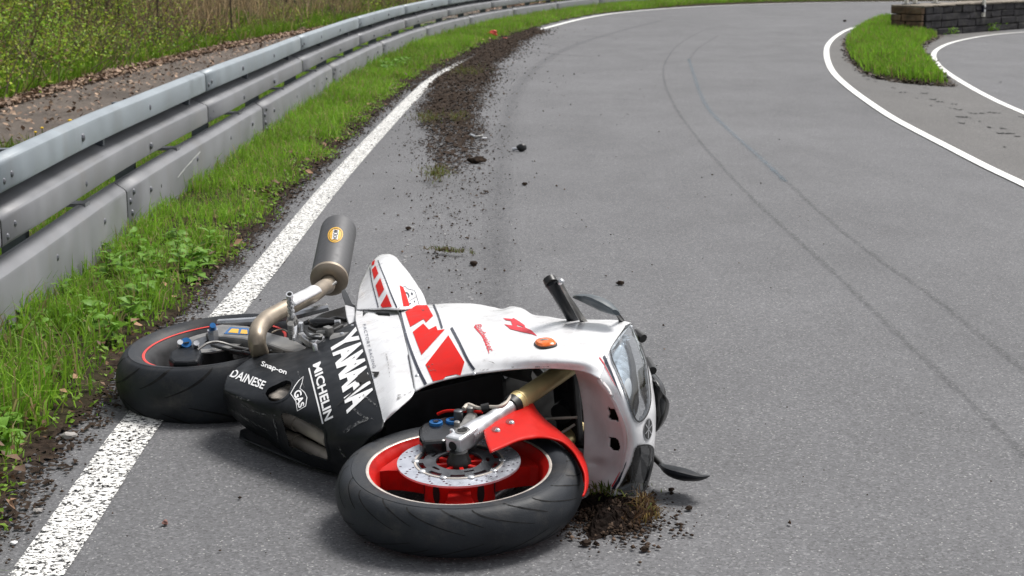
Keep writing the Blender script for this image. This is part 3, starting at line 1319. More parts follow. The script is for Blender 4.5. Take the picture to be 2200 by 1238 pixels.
def soil_density(X, Y):
    d = seg_dist(SOIL, X, Y)
    ins = in_poly(SOIL, X, Y)
    a = np.where(ins, .50 + np.minimum(d / .12, 1) * .36 * np.clip((Y - 9) / 5, .35, 1), np.exp(-d / .12) * .5)
    d2 = seg_dist(TRAIL, X, Y)
    a = np.maximum(a, np.where(in_poly(TRAIL, X, Y), .30, .18 * np.exp(-d2 / .15)))
    # dark seam of soil between verge and line
    lx = np.interp(Y, LINE.p[:, 0] * 0 + np.maximum.accumulate(LINE.p[:, 1]), LINE.p[:, 0])
    e = lx - .07 - X
    seam = np.where((e > 0) & (Y < 29), np.clip(.30 + (e - .03) * 4.0, 0, .95), 0)
    seam = np.where(e > .8, 0, seam)
    on = np.abs(X - lx + .02) < .055
    a = np.where(on & (Y < 22.5), a * np.clip(.12 + (Y - 17) * .11, .12, .8), a)
    a = a * .86 * np.clip(1.5 - 1.1 * fbm(X + 5, Y * .6, .55), .5, 1)
    return np.maximum(a, seam)


def soil_sheet(cx, cy, y0, y1, lift, rough):
    gx, gy = np.arange(-1.75, 1.3, cx), np.arange(y0, y1, cy)
    X, Y = np.meshgrid(gx, gy)
    D = soil_density(X, Y)
    Nn = .26 * fbm(X, Y * .6, .22) + .18 * vnoise(X, Y, .035) + .56 * rng.random(X.shape)
    H = D - Nn * 1.12
    keep = H > .03
    vi = np.zeros((len(gy) + 1, len(gx) + 1), bool)
    vi[:-1, :-1] |= keep
    vi[1:, :-1] |= keep
    vi[:-1, 1:] |= keep
    vi[1:, 1:] |= keep
    num = np.cumsum(vi.ravel()).reshape(vi.shape) - 1
    px_, py_ = np.meshgrid(np.append(gx, gx[-1] + cx) - cx / 2, np.append(gy, gy[-1] + cy) - cy / 2)
    dn = np.clip(soil_density(px_, py_) - .35, 0, 1)
    if y0 < 5:
        dn = dn * .25
    pz_ = .005 + lift * rng.random(px_.shape) + rough * dn * rng.random(px_.shape) * (.3 + fbm(px_, py_, .3))
    jx, jy = rng.normal(0, cx * .33, px_.shape), rng.normal(0, cy * .33, px_.shape)
    co = np.stack([px_ + jx, py_ + jy, pz_], -1)[vi]
    r_, c_ = np.nonzero(keep)
    return co, np.stack([num[r_, c_], num[r_, c_ + 1], num[r_ + 1, c_ + 1], num[r_ + 1, c_]], -1)


c1, q1 = soil_sheet(.009, .013, 2.6, 9.0, .006, .05)
c2, q2 = soil_sheet(.018, .032, 9.0, 32, .012, .06)
o = big_mesh('soil', np.concatenate([c1, c2]), np.zeros((0, 3)), np.concatenate([q1, q2 + len(c1)]), m=M['soil'])
stuff(o, 'dark brown soil thrown from the verge across the white line onto the road', 'soil')

# crumbs
n = 700000
X, Y = rng.uniform(-1.6, 2.0, n), 2.4 + rng.random(n) ** 1.3 * 29
Dn = soil_density(X, Y)
p_far = np.where(X > -1.0, .005 * np.exp(-np.maximum(0, X - .2) * 1.6), .012)
ok = rng.random(n) < np.maximum(Dn ** 1.3 * .5, p_far * .35)
X, Y = X[ok], Y[ok]
n = len(X)
sz = .0022 + .006 * rng.random(n) ** 4 + .0005 * np.maximum(0, Y - 6) * rng.random(n) ** 2


def crumb_mesh(name, X, Y, Z, sz, parent=None):
    n = len(X)
    oct_ = np.array([(1, 0, 0), (-1, 0, 0), (0, 1, 0), (0, -1, 0), (0, 0, 1), (0, 0, -.6)], float)
    octf = np.array([(0, 2, 4), (2, 1, 4), (1, 3, 4), (3, 0, 4), (2, 0, 5), (1, 2, 5), (3, 1, 5), (0, 3, 5)])
    co = oct_[None] * (sz[:, None, None] * rng.uniform(.6, 1.5, (n, 6, 1)))
    ang = rng.uniform(0, 6.28, n)
    rx = co[..., 0] * np.cos(ang)[:, None] - co[..., 1] * np.sin(ang)[:, None]
    ry = co[..., 0] * np.sin(ang)[:, None] + co[..., 1] * np.cos(ang)[:, None]
    co = np.stack([rx + X[:, None], ry + Y[:, None], co[..., 2] * .8 + (sz * .4)[:, None] + np.asarray(Z)[:, None]], -1)
    return big_mesh(name, co.reshape(-1, 3), (octf[None] + (np.arange(n) * 6)[:, None, None]).reshape(-1, 3), None,
                    np.repeat(np.array((.052, .036, .026))[None] * rng.uniform(.35, 1.7, (n, 1)) * np.where(rng.random((n, 1)) < .07, 2.6, 1), 6, 0), M['crumb'], parent)


o = crumb_mesh('soil_crumbs', X, Y, np.full(n, .004), sz)
stuff(o, 'crumbs of soil and grit scattered over the asphalt behind the motorcycle', 'soil crumbs')

# ------------------------------------------------------------------ grass and growth


def blades(P, h, w, lean, col, droop=.5, seed=0):
    """P (n,3) roots -> blade mesh arrays"""
    r = np.random.default_rng(seed)
    n = len(P)
    a = r.uniform(0, 2 * np.pi, n)
    la = r.uniform(0, 2 * np.pi, n)
    ln = lean * np.abs(r.normal(0, 1, n)) * h
    wx, wy = np.cos(a) * w / 2, np.sin(a) * w / 2
    lx, ly = np.cos(la) * ln, np.sin(la) * ln
    V = np.zeros((n, 5, 3))
    V[:, 0] = P + np.stack([-wx, -wy, 0 * wx], -1)
    V[:, 1] = P + np.stack([wx, wy, 0 * wx], -1)
    m = P + np.stack([lx * .35, ly * .35, h * .6], -1)
    V[:, 2] = m + np.stack([-wx * .8, -wy * .8, 0 * wx], -1)
    V[:, 3] = m + np.stack([wx * .8, wy * .8, 0 * wx], -1)
    V[:, 4] = P + np.stack([lx, ly, h * (1 - droop * np.minimum(1, ln / (h + 1e-6)) * .6)], -1)
    b = np.arange(n)[:, None] * 5
    quads = b + np.array([[0, 1, 3, 2]])
    tris = b + np.array([[2, 3, 4]])
    c = np.repeat(col[:, None, :], 5, 1)
    return V.reshape(-1, 3), tris, quads, c.reshape(-1, 3)


def cat(parts):
    V, T, Q, K = [], [], [], []
    o = 0
    for v, t, q, c in parts:
        V.append(v)
        T.append(t + o)
        Q.append(q + o)
        K.append(c)
        o += len(v)
    return np.concatenate(V), np.concatenate(T), np.concatenate(Q), np.concatenate(K)


def greens(n, a, b, seed, yellow=.12, dry=(.26, .2, .09)):
    r = np.random.default_rng(seed)
    t = r.random((n, 1))
    c = np.array(a)[None] * (1 - t) + np.array(b)[None] * t
    c = c * r.uniform(.75, 1.25, (n, 1))
    k = r.random(n) < yellow
    c[k] = np.array(dry) * r.uniform(.6, 1.3, (k.sum(), 1))
    return c


# verge
n = 520000
s = RAIL.len * .75 * rng.random(n) ** 1.45
d = rng.uniform(-1.0, 1.3, n)
w = verge_w(s)
p = RAIL.off(s, d)
clump = fbm(p[:, 0], p[:, 1], .16)
patch = fbm(p[:, 0] + 9, p[:, 1] + 4, .7)
edge = np.clip((w - d) / .16, 0, 1)
back = np.clip((d + 1.0) / .35, 0, 1)
ok = (d < w + .05) & (rng.random(n) < (.10 + .90 * edge) * back * np.clip((clump - .20) * 2.6, .08, 1) * np.clip((patch - .2) * 3.5, .25, 1))
s, d, p, clump, edge, patch = s[ok], d[ok], p[ok], clump[ok], edge[ok], patch[ok]
n = len(s)
nearrail = np.exp(-np.abs(d) / .16)
low = np.clip((6.3 - p[:, 1]) / 1.2, 0, 1)
far = np.clip((p[:, 1] - 10) / 15, 0, 1)
h = (.035 + .05 * rng.random(n) + .06 * clump * edge + .07 * nearrail * rng.random(n) ** 2 + .13 * low * edge * rng.random(n) ** 1.5 + .05 * far * edge)
h *= np.clip(edge + .25, 0, 1)
wd = .0032 + .003 * rng.random(n) + .0045 * low * rng.random(n) ** 2 + .005 * far
root = np.stack([p[:, 0], p[:, 1], np.full(n, .02)], -1)
col = greens(n, (.135, .30, .022), (.25, .42, .042), 5, .17, (.34, .28, .13)) * (.62 + .75 * patch)[:, None]
v, t, q, c = blades(root, h, wd, .75, col, seed=1)
o = big_mesh('verge_grass', v, t, q, c, M['grass'])
stuff(o, 'fresh green grass along the foot of the guard rail', 'grass')

# little ground leaves mixed in the verge (clover, chickweed) and dead leaves


def cards(P, size, col, tilt=.5, asp=.6, seed=0):
    r = np.random.default_rng(seed)
    n = len(P)
    a = r.uniform(0, 2 * np.pi, n)
    el = r.normal(0, tilt, n)
    ro = r.normal(0, tilt, n)
    d = np.stack([np.cos(a) * np.cos(el), np.sin(a) * np.cos(el), np.sin(el)], -1)
    sd = np.stack([-np.sin(a) * np.cos(ro), np.cos(a) * np.cos(ro), np.sin(ro)], -1)
    up = np.cross(d, sd)
    L = size[:, None]
    V = np.zeros((n, 4, 3))
    V[:, 0] = P
    V[:, 1] = P + d * L * .45 + sd * L * asp * .5 + up * L * .12
    V[:, 2] = P + d * L
    V[:, 3] = P + d * L * .45 - sd * L * asp * .5 + up * L * .12
    b = np.arange(n)[:, None] * 4
    tris = np.concatenate([b + np.array([[0, 1, 2]]), b + np.array([[0, 2, 3]])])
    c = np.repeat(col[:, None, :], 4, 1)
    return V.reshape(-1, 3), tris, np.zeros((0, 4), int), c.reshape(-1, 3)


n = 120000
s = RAIL.len * .5 * rng.random(n) ** 1.6
d = rng.uniform(-.9, 1.2, n)
w = verge_w(s)
p = RAIL.off(s, d)
cl = fbm(p[:, 0] + 31, p[:, 1], .3)
ok = (d < w + .02) & (rng.random(n) < np.clip((cl - .3) * 3, .1, 1))
p = p[ok]
n = len(p)
P = np.stack([p[:, 0], p[:, 1], .03 + .03 * rng.random(n)], -1)
col = greens(n, (.13, .25, .018), (.23, .36, .05), 6, .14, (.22, .13, .08))
v, t, q, c = cards(P, .012 + .02 * rng.random(n), col, .5, .7, 2)
o = big_mesh('ground_leaves', v, t, None, c, M['leaf'])
stuff(o, 'small green and withered leaves between the verge grass', 'ground cover')

n = 420
s = 2 + RAIL.len * .4 * rng.random(n) ** 1.3
d = verge_w(s) * (.45 + .6 * rng.random(n))
p = RAIL.off(s, d)
P = np.stack([p[:, 0], p[:, 1], .045 + .02 * rng.random(n)], -1)
r_ = rng.random((n, 1))
col = (np.array((.30, .17, .09)) * (1 - r_) + np.array((.14, .085, .055)) * r_) * rng.uniform(.6, 1.4, (n, 1))
v, t, q, c = cards(P, .02 + .035 * rng.random(n), col, .45, .65, 33)
stuff(big_mesh('dead_leaves', v, t, None, c, M['litter']), 'withered brown leaves lying in the grass of the verge', 'dead leaves')

# bank: leaf litter along the old road
n = 26000
s = RAIL.s_at_y(9) + rng.random(n) * 36
d = -2.72 - np.abs(rng.normal(0, .30, n)) + .35 * (rng.random(n) < .12) * rng.random(n) * 3
p = RAIL.off(s, d)
z = np.maximum(.012, bank_h(s, d)) + .01 + .02 * rng.random(n)
P = np.stack([p[:, 0], p[:, 1], z], -1)
r_ = rng.random((n, 1))
col = (np.array((.36, .25, .17)) * (1 - r_) + np.array((.17, .11, .08)) * r_) * rng.uniform(.5, 1.5, (n, 1))
v, t, q, c = cards(P, .028 + .04 * rng.random(n), col, .4, .75, 3)
stuff(big_mesh('leaf_litter', v, t, None, c, M['litter']), 'brown dead leaves heaped along the far edge of the old road', 'leaf litter')

# moss by the near edge of the old road
n = 5000
s = RAIL.s_at_y(9) + rng.random(n) ** 1.4 * 16
d = -1.0 - np.abs(rng.normal(0, .2, n))
p = RAIL.off(s, d)
ok = fbm(p[:, 0], p[:, 1], .5) > .42
p = p[ok]
n = len(p)
P = np.stack([p[:, 0], p[:, 1], np.full(n, .008)], -1)
col = greens(n, (.16, .12, .012), (.10, .095, .015), 8, .1)
v, t, q, c = cards(P, .02 + .03 * rng.random(n), col, .3, .9, 4)
stuff(big_mesh('moss', v, t, None, c, M['moss']), 'yellowish moss creeping over the old road behind the rail', 'moss')

# bank grasses
parts = []


def bank_pts(n, y0, y1, d0, d1, pw=1.):
    s = rng.uniform(RAIL.s_at_y(y0), RAIL.s_at_y(y1), n)
    d = d0 + (d1 - d0) * rng.random(n) ** pw
    return s, d, RAIL.off(s, d)


n = 90000
s, d, p = bank_pts(n, 9, 50, -2.95, -3.9, 1.2)
cl = fbm(p[:, 0], p[:, 1], .9)
ok = rng.random(n) < np.clip((cl - .36) * 5, .03, 1)
s, d, p, cl = s[ok], d[ok], p[ok], cl[ok]
n = len(s)
root = np.stack([p[:, 0], p[:, 1], bank_h(s, d)], -1)
col = greens(n, (.11, .235, .015), (.18, .30, .03), 9, .12, (.34, .26, .13))
v, t, q, c = blades(root, .08 + .30 * cl * rng.random(n), .009 + .008 * rng.random(n), .6, col, seed=3)
stuff(big_mesh('bank_grass', v, t, q, c, M['grass']), 'lush green grass at the foot of the bank behind the old road', 'grass')

n = 90000
s, d, p = bank_pts(n, 13, 52, -3.2, -8.0, 1.2)
cl = fbm(p[:, 0] + 11, p[:, 1] + 5, 1.6)
wt = np.clip((p[:, 1] - 20) / 8, .05, .55) * np.clip((cl - .35) * 4, .08, 1)
ok = rng.random(n) < wt
s, d, p, cl = s[ok], d[ok], p[ok], cl[ok]
n = len(s)
root = np.stack([p[:, 0], p[:, 1], bank_h(s, d)], -1)
r_ = rng.random((n, 1))
col = (np.array((.50, .38, .22)) * (1 - r_) + np.array((.24, .165, .09)) * r_) * rng.uniform(.6, 1.25, (n, 1))
v, t, q, c = blades(root, .25 + .65 * rng.random(n), .007 + .008 * rng.random(n), .6, col, seed=4)
stuff(big_mesh('dry_grass', v, t, q, c, M['grass']), 'tall dry straw coloured grass on the bank', 'dry grass')

# undergrowth leaves: clumps along stems
nc = 1250
s, d, p = bank_pts(nc, 9, 50, -3.2, -8.5, 1.4)
s[:450], d[:450], p[:450] = bank_pts(450, 11, 25, -3.25, -6.0, 1.2)
tw = []
LP, LC, LS = [], [], []
for i in range(nc):
    y = p[i, 1]
    left = np.clip((26 - y) / 7, .26, 1)
    front = np.clip((-d[i] - 3.3) / 1.4, .25, 1)
    hh = rng.uniform(.5, 1.5) * front * (.8 + .4 * left)
    k = int(360 * (.25 + .75 * left) * rng.uniform(.4, 1.2) * (.4 + .6 * front))
    rad = rng.uniform(.25, .6)
    base = np.array([p[i, 0], p[i, 1], float(bank_h(np.array(s[i]), np.array(d[i])))])
    ph = rng.normal(0, .5, (k, 3)) * np.array([rad, rad, .1]) + np.array([0, 0, 1]) * (rng.beta(1.5, 1.2, k) * hh)[:, None]
    LP.append(base + ph)
    br = rng.uniform(.55, 1.3)
    warm = rng.random()
    a = np.array((.18, .36, .028)) * (1 - warm) + np.array((.42, .46, .07)) * warm
    cc = a[None] * br * rng.uniform(.6, 1.35, (k, 1))
    br_ = rng.random(k) < (.15 + .25 * (1 - left))
    cc[br_] = np.array((.22, .14, .075)) * rng.uniform(.6, 1.3, (br_.sum(), 1))
    LC.append(cc)
    LS.append(rng.uniform(.026, .056, k))
    for _ in range(4 if i % 2 else 7):
        a0 = base + np.append(rng.normal(0, rad * .5, 2), -.05)
        a1 = a0 + np.append(rng.normal(0, .25, 2), max(.4, hh) * rng.uniform(.8, 1.35))
        am = (a0 + a1) / 2 + rng.normal(0, .06, 3)
        tw.append(tube([a0, am, a1], [.006, .005, .002], 3, caps=False))
P = np.concatenate(LP)
v, t, q, c = cards(P, np.concatenate(LS), np.concatenate(LC), .6, .62, 7)
stuff(big_mesh('undergrowth', v, t, None, c, M['leaf']), 'dense leafy undergrowth covering the bank at upper left', 'undergrowth')
o = obj('twigs', *join(tw), M['twig'])
stuff(o, 'thin brown stems standing among the undergrowth on the bank', 'twigs')

# a few thin saplings that stand out
for i, (px, py, D, hgt, lab) in enumerate([(497, 40, 24.5, 2.6, 'thin dark sapling stem standing among the bushes left of the dry grass'),
                                           (338, 30, 22.5, 2.4, 'thin leaning sapling among green bushes at upper left'),
                                           (255, 25, 22., 2.2, 'slender sapling at upper left in front of the green bushes'),
                                           (615, 20, 27.5, 2.6, 'pale thin sapling rising out of the dry grass')]):
    g = ray(px, py)
    f = D / g.y
    b = EYE + g * f
    zb = .45 + .1 * i
    sp_ = thing('sapling', lab, 'sapling', (b.x, b.y, zb), 'saplings on the bank')
    pts = [Vector((b.x, b.y, zb - .2))]
    for q in range(1, 6):
        pts.append(Vector((b.x + rng.normal(0, .03) + .03 * q * (i % 2), b.y + rng.normal(0, .03), zb + hgt * q / 5)))
    obj('trunk', *tube(pts, [.014, .012, .010, .008, .006, .003], 6), M['bark'], sp_, True)
    br = []
    tips = []
    for q in range(9):
        a0 = pts[1 + q % 4] + Vector((0, 0, rng.uniform(0, .4)))
        dirv = Vector((rng.normal(0, 1), rng.normal(0, .6), .8)).normalized() * rng.uniform(.3, .7)
        br.append(tube([a0, a0 + dirv * .5 + Vector((0, 0, .03)), a0 + dirv], [.007, .005, .002], 4, caps=False))
        tips.append((a0, dirv))
    obj('branch', *join(br), M['bark'], sp_)
    LP = np.concatenate([np.array(a0)[None] + np.array(dv)[None] * rng.uniform(.3, 1.1, (22, 1)) + rng.normal(0, .06, (22, 3)) for a0, dv in tips])
    cc = greens(len(LP), (.08, .16, .015), (.14, .2, .03), 20 + i, .05)
    v, t, q, c = cards(LP - np.array(sp_.location), rng.uniform(.03, .055, len(LP)), cc, .6, .6, 9 + i)
    big_mesh('foliage', v, t, None, c, M['leaf'], sp_)['kind'] = 'stuff'

# ------------------------------------------------------------------ leafy weeds by the rail
lv_out = [(0, 0), (.16, .20), (.30, .33), (.45, .31), (.62, .23), (.82, .10), (1, 0)]
lvv, lvf = [], []
for (a, b) in lv_out:
    z = .10 * math.sin(a * 3.0) - .12 * a * a
    lvv += [(a, -b * (1.06 if int(a * 10) % 2 else .95), z + .10 * b), (a, 0, z - .02), (a, b * (1.06 if int(a * 10) % 2 == 0 else .95), z + .10 * b)]
for i in range(len(lv_out) - 1):
    a = i * 3
    lvf += [(a, a + 1, a + 4, a + 3), (a + 1, a + 2, a + 5, a + 4)]
leaf_me = bpy.data.meshes.new('leaf')
leaf_me.from_pydata(lvv, [], lvf)
leaf_me.polygons.foreach_set('use_smooth', [True] * len(leaf_me.polygons))
leaf_me.materials.append(M['weed'])
patches = [
    ('wide patch of broad leaved weeds beside the white line, left of the silencer', [(300, 590), (330, 560), (372, 560), (408, 575), (350, 605), (395, 530), (440, 570), (425, 600), (360, 525), (322, 610), (385, 590), (455, 545), (335, 580), (410, 550), (300, 565)]),
    ('patch of broad leaved weeds against the skirt panel just left of the panel joint', [(250, 560), (285, 540), (235, 600), (265, 610), (225, 640), (290, 625), (255, 580)]),
    ('patch of broad leaved weeds in the grass left of the rear tyre', [(250, 655), (225, 690), (300, 665), (270, 700), (330, 650), (205, 720), (245, 735), (285, 690), (190, 690)]),
    ('patch of weeds at the foot of the skirt panel near the left picture edge', [(120, 700), (60, 720), (150, 660), (40, 690), (100, 740), (170, 720), (20, 740)]),
    ('patch of large leaved weeds in tall grass at the left picture edge', [(20, 940), (40, 900), (10, 970), (60, 860), (90, 830)]),
    ('round bush of leafy weeds by the far skirt panel joint', [(840, 150), (858, 148), (825, 156), (870, 142), (848, 158), (832, 164)])]
for i, (lab, pts) in enumerate(patches):
    b0 = gp(*pts[0], .02)
    far = i == 5
    t = thing('weed_patch', lab, 'weeds', tuple(b0))
    for (x, y) in pts:
        b = gp(x, y, .02)
        h = rng.uniform(.05, .11) * (1.7 if far else 1)
        lean = Vector((rng.normal(0, .02), rng.normal(0, .02), 0))
        obj('stem', *tube([b, b + lean * .5 + Vector((0, 0, h * .5)), b + lean + Vector((0, 0, h))], [.003, .0025, .0015], 5), M['weed_stem'], t)
        nl = 11
        a = rng.uniform(0, 6)
        for k in range(nl):
            o = bpy.data.objects.new('leaf', leaf_me)
            C.objects.link(o)
            o.parent = t
            f = .15 + .85 * k / (nl - 1)
            o.location = b - b0 + lean * f + Vector((0, 0, h * f))
            o.rotation_euler = (rng.normal(0, .25), rng.normal(.10, .25) - .25 * f, a)
            sc = rng.uniform(.050, .088) * (1.25 - .55 * f) * (1.5 if far else 1)
            o.scale = (sc, sc * rng.uniform(.8, 1.1), sc)
            a += 2.4

# dandelions behind the rail
for (x, y, hd, lab) in [(150, 259, .016, 'upper right of the yellow dandelions behind the rail'),
                        (133, 281, .015, 'yellow dandelion nearest to the top edge of the rail'),
                        (90, 275, .012, 'middle one of the small low yellow dandelions in the moss'),
                        (76, 284, .011, 'leftmost small yellow dandelion in the moss')]:
    Y0 = 11.2 if x > 100 else 11.0
    g = ray(x, y)
    tpt = EYE + g * (Y0 / g.y)
    ht = max(.05, tpt.z)
    t = thing('dandelion', lab, 'dandelion', (tpt.x, tpt.y, 0), 'dandelions on the old road')
    obj('stem', *tube([(tpt.x, tpt.y, 0), (tpt.x + .005, tpt.y, ht * .5), (tpt.x, tpt.y, ht)], .003, 5), M['weed_stem'], t)
    obj('flower_head', *lump((tpt.x, tpt.y, ht), hd, (1, 1, .6), 3, 2, .12), M['dandelion'], t, True)
n = 900
P = np.stack([-3.35 + rng.normal(0, .18, n), 11.1 + rng.normal(0, .35, n), np.full(n, .005)], -1)
v, t_, q, c = cat([blades(P, .04 + .07 * rng.random(n), .006 + .004 * rng.random(n), .9, greens(n, (.09, .17, .015), (.13, .2, .02), 31), seed=31)])
stuff(big_mesh('grass_tuft', v, t_, q, c, M['grass']), 'small patch of grass round the dandelions behind the rail', 'grass')

# ------------------------------------------------------------------ grass island
isl_px = [(1881, 50), (1865, 55), (1848, 62), (1832, 72), (1821, 85), (1816, 97), (1818, 112), (1826, 126), (1837, 140), (1850, 152), (1862, 160), (1886, 169),
          (1932, 178), (1985, 183), (2034, 187), (2036, 182), (2026, 168), (2010, 148), (1996, 132), (1982, 116), (1978, 105), (1985, 97), (2000, 90), (2015, 83),
          (2012, 72), (1990, 68), (1960, 60), (1930, 50), (1900, 47)]
ISL = [tuple(gp(*p))[:2] for p in isl_px]
xs, ys = [p[0] for p in ISL], [p[1] for p in ISL]
gx, gy = np.arange(min(xs), max(xs), .07), np.arange(min(ys), max(ys), .10)
X, Y = np.meshgrid(gx, gy)


def isl_h(X, Y):
    ins = in_poly(ISL, X, Y)
    d = seg_dist(ISL, X, Y)
    return np.where(ins, .015 + .13 * (1 - np.exp(-d / .3)) * (.7 + .6 * fbm(X, Y, .7)), -.01)


Z = isl_h(X, Y)
nx = len(gx)
kp = in_poly(ISL, X, Y)
num = np.arange(X.size).reshape(X.shape)
r_, c_ = np.nonzero(kp[:-1, :-1] | kp[1:, :-1] | kp[:-1, 1:] | kp[1:, 1:])
quads = np.stack([num[r_, c_], num[r_, c_ + 1], num[r_ + 1, c_ + 1], num[r_ + 1, c_]], -1)
used, inv = np.unique(quads.ravel(), return_inverse=True)
o = big_mesh('island', np.stack([X, Y, Z], -1).reshape(-1, 3)[used], np.zeros((0, 3)), inv.reshape(-1, 4), m=M['verge'], smooth=True)
struct(o)
n = 120000
X, Y = rng.uniform(min(xs), max(xs), n), rng.uniform(min(ys), max(ys), n)
ok = in_poly(ISL, X, Y)
X, Y = X[ok], Y[ok]
n = len(X)
rim = seg_dist(ISL, X, Y)
ok = rng.random(n) < np.clip(rim / .10, .12, 1)
X, Y = X[ok], Y[ok]
n = len(X)
root = np.stack([X, Y, isl_h(X, Y)], -1)
cl = fbm(X, Y, .45)
col = greens(n, (.13, .29, .018), (.24, .40, .045), 12, .12) * (.75 + .55 * cl)[:, None]
v, t, q, c = cat([blades(root, .03 + .13 * cl * rng.uniform(.2, 1.5, n), .007 + .006 * rng.random(n), .45, col, seed=13)])
stuff(big_mesh('island_grass', v, t, q, c, M['grass']), 'bright green grass covering the island between the two roads', 'grass')
# dirt rim of the island
n = 1500
k = rng.integers(0, len(ISL), n)
f = rng.random(n)
A, B = np.array(ISL)[k], np.array(ISL)[(k + 1) % len(ISL)]
p = A * (1 - f)[:, None] + B * f[:, None] + rng.normal(0, .03, (n, 2))
P = np.stack([p[:, 0], p[:, 1], np.full(n, .008)], -1)
col = np.array((.05, .035, .025))[None] * rng.uniform(.5, 1.8, (n, 1))
v, t, q, c = cards(P, .03 + .05 * rng.random(n), col, .25, .8, 14)
stuff(big_mesh('island_litter', v, t, None, c, M['litter']), 'dark soil and dead leaves along the rim of the grass island', 'leaf litter')

# ------------------------------------------------------------------ low stone wall with posts
A = gp(1985, 79)
B = gp(2200, 62)
dW = Vector((B.x - A.x, B.y - A.y, 0)).normalized()
nW = Vector((dW.y, -dW.x, 0))                     # towards the camera side
A = Vector((A.x, A.y, 0))
wall = thing('stone_wall', 'low dark stone wall with a rusty brown end beside the grass island', 'wall', tuple(A))
LEN, TH, CH = 9.0, .58, .122
obj('core', *boxf(A + dW * LEN / 2 - nW * TH / 2 + Vector((0, 0, .23)), dW, nW, Vector((0, 0, 1)), LEN - .06, TH - .06, .50), M['mortar'], wall)


def stone(o, ex, ey, lx, ly, lz, m):
    V, Fc = boxf(o, ex, ey, Vector((0, 0, 1)), lx, ly, lz)
    V = [v + Vector((rng.normal(0, .006), rng.normal(0, .006), rng.normal(0, .006))) for v in V]
    return obj('stone', V, Fc, m, wall, bevel=.012)


for c in range(4):
    x = .0 if c % 2 else .0
    first = True
    while x < LEN:
        l = rng.uniform(.32, .68)
        if first and c % 2:
            l *= .6
        first = False
        stone(A + dW * (x + l / 2) - nW * (.10 - rng.uniform(0, .018)) + Vector((0, 0, CH * (c + .5))), dW, nW, l - .014, .20, CH - .012, M['stone_dark'])
        x += l
    for q, (a, b) in enumerate([(.0, .30), (.30, TH - .0)] if c % 2 else [(.0, .38), (.38, TH - .0)]):
        stone(A - dW * (.055 + rng.uniform(0, .012)) - nW * ((a + b) / 2) + Vector((0, 0, CH * (c + .5))), dW, nW, .10, b - a - .014, CH - .012, M['stone_rust'])
x = 0.
while x < LEN:
    l = rng.uniform(.5, .9)
    stone(A + dW * (x - .10 + l / 2) - nW * (TH / 2 - .01) + Vector((0, 0, CH * 4 + .012)), dW, nW, l - .01, TH + .03, .03, M['cap'])
    x += l
for i, (px, lab) in enumerate([(1947, 'leftmost pale post on the end of the stone wall'), (1966, 'pale post second from the end of the stone wall'),
                               (2010, 'pale post third from the end of the stone wall')]):
    # walk along the wall's back edge until the post is reached
    best = min(np.linspace(-.1, 6, 400), key=lambda q: abs((lambda p: 1100 + FPX * p.x / (p.y * cp - (p.z - CAMH) * sp) - px)(A + dW * q - nW * (.47 if i < 2 else .36) + Vector((0, 0, .5)))))
    p = A + dW * best - nW * (.47 if i < 2 else .36)
    t = thing('railing_post', lab, 'post', (p.x, p.y, CH * 4 + .027), 'posts on the stone wall')
    obj('shaft', *boxf(p + Vector((0, 0, CH * 4 + .5)), dW, nW, Vector((0, 0, 1)), .055, .055, .94), M['postwhite'], t)
    obj('foot_plate', *boxf(p + Vector((0, 0, CH * 4 + .033)), dW, nW, Vector((0, 0, 1)), .12, .12, .012), M['zinc_dark'], t)
q = gp(2095, 69)
p = A + dW * ((Vector((q.x, q.y, 0)) - A).dot(dW)) + nW * .035
t = thing('marker_post', 'narrow pale marker post with dark band and two white reflectors on the dark wall', 'marker post', (p.x, p.y, .27))
obj('shaft', *boxf(p + Vector((0, 0, .72)), dW, nW, Vector((0, 0, 1)), .07, .04, .90), M['postwhite'], t)
obj('dark_band', *boxf(p + Vector((0, 0, .41)), dW, nW, Vector((0, 0, 1)), .076, .046, .13), M['navy'], t)
for z in (.455, .37):
    obj('reflector', *dome(p + nW * .0245 + Vector((0, 0, z)), nW, .026, .008, 10), M['decalwhite'], t)

# small plants at the foot of the wall
for i, (px, py, n, wd_, lab) in enumerate([(2072, 67, 90, .08, 'small green plant at the wall foot, left of the marker post'), (2115, 68, 160, .16, 'wide low green plant at the wall foot, just right of the marker post'),
                                      (2170, 61, 120, .2, 'low green plants at the wall foot near the right picture edge'), (2048, 78, 50, .05, 'tiny green plant on the asphalt before the wall, near the island tip')]):
    b = gp(px, py)
    P = np.stack([b.x + rng.normal(0, wd_, n), b.y + rng.normal(0, .04, n), .02 + .12 * rng.random(n)], -1)
    v, t_, q, c = cards(P - np.array((b.x, b.y, 0)), .03 + .03 * rng.random(n), greens(n, (.12, .26, .015), (.18, .32, .03), 40 + i, .03), .6, .6, 50 + i)
    o = big_mesh('wall_plant', v, t_, None, c, M['leaf'])
    o.location = (b.x, b.y, 0)
    tag(o, lab, 'plant', kind='stuff')

# ------------------------------------------------------------------ loose things on the road


def chip(name, x, y, r, m, label, cat_, sq=(1, 1, .6), sd=0, grp=None, dz=.003):
    b = gp(x, y)
    o = obj(name, *lump((0, 0, r * sq[2] * .8), r, sq, sd, 2, .22), m, smooth=False)
    o.location = b + Vector((0, 0, dz))
    return tag(o, label, cat_, grp)


